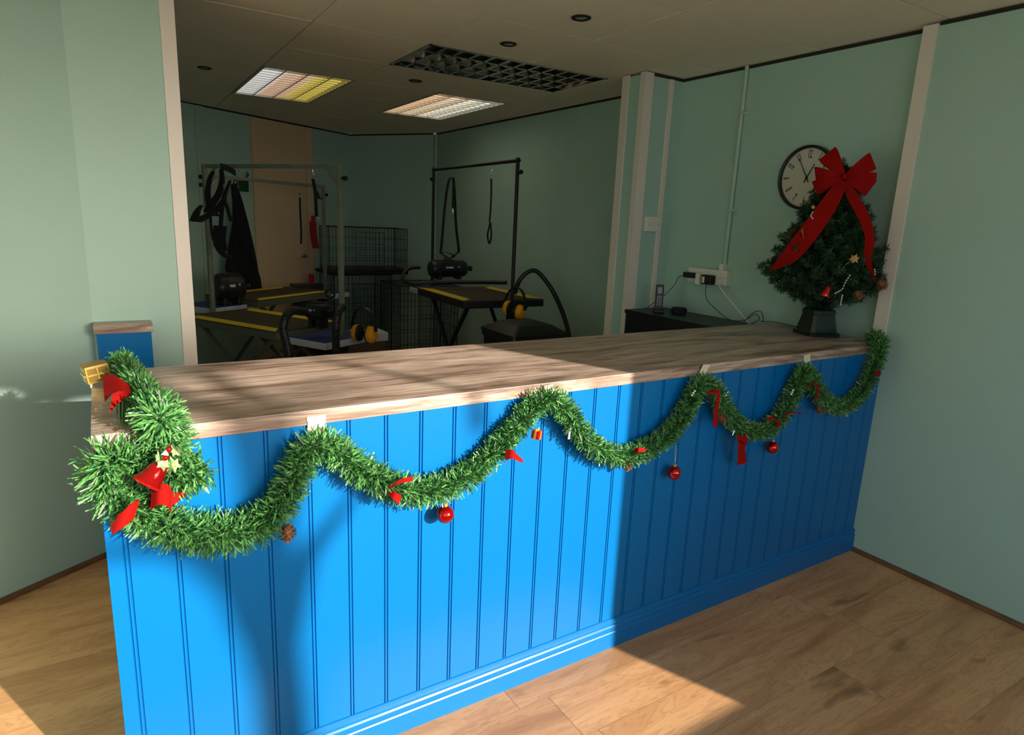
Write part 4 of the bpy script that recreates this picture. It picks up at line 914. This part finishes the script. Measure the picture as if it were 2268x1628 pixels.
# red cloth hanging
q = at(700, 470, y=5.35); cl = thing('red_cloth', q, 'red and white cloth hanging at the right of the cream door frame', 'cloth')
mb = MB(); mb.strip(spline([at(694, 478, y=5.3), at(693, 500, y=5.28), at(695, 525, y=5.3), at(700, 550, y=5.32)], 6), [.05] * 4 + [.085] * 15, RR, .01); mb.build('cloth_red', M['redcloth'], cl)
mb = MB(); mb.strip(spline([at(697, 474, y=5.25), at(708, 486, y=5.25)], 4), .02, U, .01); mb.build('cloth_white', M['tape'], cl)

# ------------------------------------------------------------------ dog crates
def crate(loc, ang, sx, sy, sz, label, nx, nz, r=.0022):
    TT = Matrix.Translation(loc) @ Matrix.Rotation(ang, 4, 'Z'); t = thing('dog_crate', loc, label, 'dog crate', 'black wire dog crates')
    def panel(mb, o, a, b, na, nb):
        o, a, b = V(o), V(a), V(b)
        for i in range(na + 1): p = o + a * i / na; mb.tube([p, p + b], r if 0 < i < na else r * 2, 4)
        for i in range(nb + 1): p = o + b * i / nb; mb.tube([p, p + a], r * 1.3 if 0 < i < nb else r * 2, 4)
    ny = max(4, int(nx * sy / sx))
    for nm, o, a, b, na, nb in (('front_panel', (0, 0, 0), (sx, 0, 0), (0, 0, sz), nx, nz), ('back_panel', (0, sy, 0), (sx, 0, 0), (0, 0, sz), nx, nz), ('side_panel', (0, 0, 0), (0, sy, 0), (0, 0, sz), ny, nz), ('side_panel', (sx, 0, 0), (0, sy, 0), (0, 0, sz), ny, nz), ('roof_panel', (0, 0, sz), (sx, 0, 0), (0, sy, 0), nx, 4)):
        mb = MB(TT); panel(mb, o, a, b, na, nb); mb.build(nm, M['wire'], t)
    mb = MB(TT); panel(mb, (sx * .33, -.006, sz * .1), (sx * .36, 0, 0), (0, 0, sz * .8), 6, 3); mb.build('door', M['wire'], t)
    mb = MB(TT); mb.box(.01, sx - .01, .01, sy - .01, 0, .03, b=.008); mb.build('floor_tray', M['black'], t)
crate((2.07, 5.2, .935), math.radians(-4), .84, .46, .46, 'smaller black wire dog crate standing on top of the other crates', 24, 4)
crate((2.09, 5.14, .0), math.radians(0), .64, .50, .90, 'tall black wire dog crate below the small crate, left of the pair', 16, 6)
crate((2.50, 4.34, .0), math.radians(-3), .62, .62, .86, 'tall black wire dog crate behind the right grooming table', 16, 6)
mb = MB(); mb.box(2.03, 2.92, 5.12, 5.62, .905, .935, b=.01); tag(mb.build('crate_mat', M['fabric']), 'dark folded mat under the upper dog crate', 'mat')
# dark bin under the right table with things on it
bn = thing('storage_bin', (2.50, 2.12, 0), 'black plastic bin standing under the right grooming table', 'bin')
mb = MB(Matrix.Translation((2.50, 2.12, 0))); frus(mb, [(.17, 0), (.21, .74), (.22, .75), (.22, .78)]); mb.build('bin_body', M['black'], bn)
mb = MB(Matrix.Translation((2.50, 2.12, .78))); frus(mb, [(.225, 0), (.225, .02), (.14, .07), (.07, .09)]); mb.build('lid', M['black'], bn)
mb = MB(); mb.box(1.50, 1.86, 3.02, 3.22, .60, .665, b=.008); mb.box(1.515, 1.845, 3.035, 3.205, .66, .668) ; o = mb.build('parts_tray', M['tray']); tag(o, 'light grey plastic tray just right of the left ear defenders', 'tray')
mb = MB(); mb.box(1.52, 1.84, 3.03, 3.21, 0, .60, b=.01); tag(mb.build('trolley', M['brown']), 'brown trolley under the light grey tray', 'trolley')
mb = MB(); q = at(690, 617, y=5.42); mb.cyl(q - U * .06, q + U * .045, .028, 14); o = mb.build('spray_bottle', M['redcloth']); tag(o, 'small red bottle on the shelf by the cream door', 'bottle')
mb = MB(); mb.box(q.x - .2, q.x + .12, q.y - .1, q.y + .12, q.z - .085, q.z - .06); mb.box(q.x - .18, q.x + .1, q.y - .08, q.y + .1, 0, q.z - .085); tag(mb.build('low_shelf', M['black']), 'low black shelf behind the grooming table by the door', 'shelf')

# ------------------------------------------------------------------ outside: pavement and the bare tree whose shadow falls on the counter
mb = MB(); mb.prism([(-40, -60), (60, -60), (60, -2.72), (-40, -2.72)], -.25, -.15); struct('ground_outside', mb, M['pave'])
SUNAZ = V((-.3973, .9177, 0)); EL = math.radians(18.0)
sund = V((SUNAZ.x * math.cos(EL), SUNAZ.y * math.cos(EL), -math.sin(EL)))
TD = 7.5
def ts(x, z, k=0):   # point of the tree whose shadow meets the counter front at x, z
    p = V((x, 0, z)); return p - sund * ((TD + k) / sund.y)
def trunk_pts(L): return [ts(*p) for p in L]
st = thing('street_tree', ts(.33, 0) * 1, 'bare street tree outside the shop window', 'tree')
base = ts(.36, -.2); base.z = -.2
def P0(px, py): v = at(px, py, y=0); return (v.x, v.z)
mb = MB(); mb.tube([base, ts(.375, -.1)] + trunk_pts([(.368, .15), (.362, .3), (.345, .45), (.325, .55)]), [.075, .07, .062, .06, .068, .08], 12)
mb.build('trunk', M['bark'], st)
for L_, R_ in [(spline([ts(.33, .50), ts(.27, .62), ts(.19, .72), ts(.10, .765), ts(-.1, .79)], 4), (.06, .016)),
               (spline([ts(.325, .55), ts(.335, .68), ts(.35, .82), ts(.34, .95), ts(.30, 1.10), ts(.25, 1.3)], 4), (.085, .05)),
               (spline([ts(.37, .42), ts(.415, .58), ts(.45, .66), ts(.52, .74), ts(.62, .86)], 4), (.05, .012)),
               (spline([ts(.34, .9), ts(.42, 1.1), ts(.55, 1.3), ts(.7, 1.5)], 4), (.045, .02)),
               (spline([ts(.30, 1.1), ts(.1, 1.2), ts(-.1, 1.35)], 4), (.035, .015)),
               (spline([ts(.7, 1.45), ts(.9, 1.25), ts(.93, 1.05), ts(.955, .93)], 4), (.012, .030)),
               (spline([ts(.4, 1.05), ts(.55, 1.10), ts(.75, 1.13)], 4), (.03, .014)),
               (spline([ts(.30, 1.22), ts(.42, 1.30), ts(.58, 1.325), ts(.8, 1.35), ts(1.1, 1.40), ts(1.5, 1.5)], 4), (.055, .085)), (spline([ts(.8, 1.36), ts(1.1, 1.30), ts(1.5, 1.42)], 4), (.05, .03))]:
    mb = MB(); N = len(L_); mb.tube(L_, [R_[0] + (R_[1] - R_[0]) * i / (N - 1) for i in range(N)], 10); mb.build('branch', M['bark'], st)

# ------------------------------------------------------------------ light
sl = bpy.data.lights.new('sun', 'SUN'); so = bpy.data.objects.new('sun', sl); COL.objects.link(so)
sl.energy = 10.2; sl.angle = math.radians(.53); sl.color = (1, .89, .76); so.rotation_euler = sund.to_track_quat('-Z', 'Y').to_euler(); so.location = (5, -8, 6)
w = bpy.data.worlds.new('sky'); S.world = w; w.use_nodes = True; nt = w.node_tree; bg = nt.nodes['Background']
tc = nt.nodes.new('ShaderNodeTexCoord'); sp = nt.nodes.new('ShaderNodeSeparateXYZ'); nt.links.new(tc.outputs['Generated'], sp.inputs[0])
rp = nt.nodes.new('ShaderNodeValToRGB'); mr = nt.nodes.new('ShaderNodeMapRange'); mr.inputs[1].default_value = -1; nt.links.new(sp.outputs[2], mr.inputs[0]); nt.links.new(mr.outputs[0], rp.inputs[0])
e = rp.color_ramp.elements; e[0].position = .45; e[0].color = (.52, .50, .46, 1); e[1].position = .5; e[1].color = (.96, .97, 1.0, 1); x = e.new(.62); x.color = (.80, .85, .95, 1); x = e.new(1.0); x.color = (.3, .45, .8, 1)
# low winter sun: the sky around it glows
gd = V((-SUNAZ.x * math.cos(.10), -SUNAZ.y * math.cos(.10), math.sin(.10)))
dt = nt.nodes.new('ShaderNodeVectorMath'); dt.operation = 'DOT_PRODUCT'; nt.links.new(tc.outputs['Generated'], dt.inputs[0]); dt.inputs[1].default_value = gd
def mth(op, a, b):
    x = nt.nodes.new('ShaderNodeMath'); x.operation = op
    for i, q_ in enumerate((a, b)):
        if isinstance(q_, (int, float)): x.inputs[i].default_value = q_
        else: nt.links.new(q_, x.inputs[i])
    return x.outputs[0]
gl = mth('MULTIPLY', mth('POWER', mth('MAXIMUM', dt.outputs['Value'], 0.0), 40.0), 14.5)
sc_ = nt.nodes.new('ShaderNodeVectorMath'); sc_.operation = 'SCALE'; sc_.inputs[0].default_value = (1, .86, .70); nt.links.new(gl, sc_.inputs['Scale'])
ad = nt.nodes.new('ShaderNodeVectorMath'); ad.operation = 'ADD'; nt.links.new(rp.outputs[0], ad.inputs[0]); nt.links.new(sc_.outputs[0], ad.inputs[1])
nt.links.new(ad.outputs[0], bg.inputs[0]); bg.inputs[1].default_value = 1.62
al = bpy.data.lights.new('window_portal', 'AREA'); al.shape = 'RECTANGLE'; al.size = WX1 - WX0; al.size_y = WZ1 - WZ0; ao = bpy.data.objects.new('window_portal', al); COL.objects.link(ao)
ao.location = ((WX0 + WX1) / 2, WY - .04, (WZ0 + WZ1) / 2); ao.rotation_euler = (PI / 2, 0, 0); al.cycles.is_portal = True
ao.rotation_euler = V((0, 1, 0)).to_track_quat('-Z', 'Z').to_euler()

S.render.engine = 'CYCLES'
cy_ = S.cycles; cy_.use_denoising = True; cy_.max_bounces = 8; cy_.diffuse_bounces = 5; cy_.glossy_bounces = 4; cy_.transmission_bounces = 4; cy_.caustics_reflective = True; cy_.blur_glossy = .2; cy_.sample_clamp_indirect = 4
vs_ = S.view_settings; vs_.view_transform = 'Standard'; vs_.look = 'None'; vs_.gamma = 1; vs_.exposure = 0
try: vs_.use_curve_mapping = False
except Exception: pass
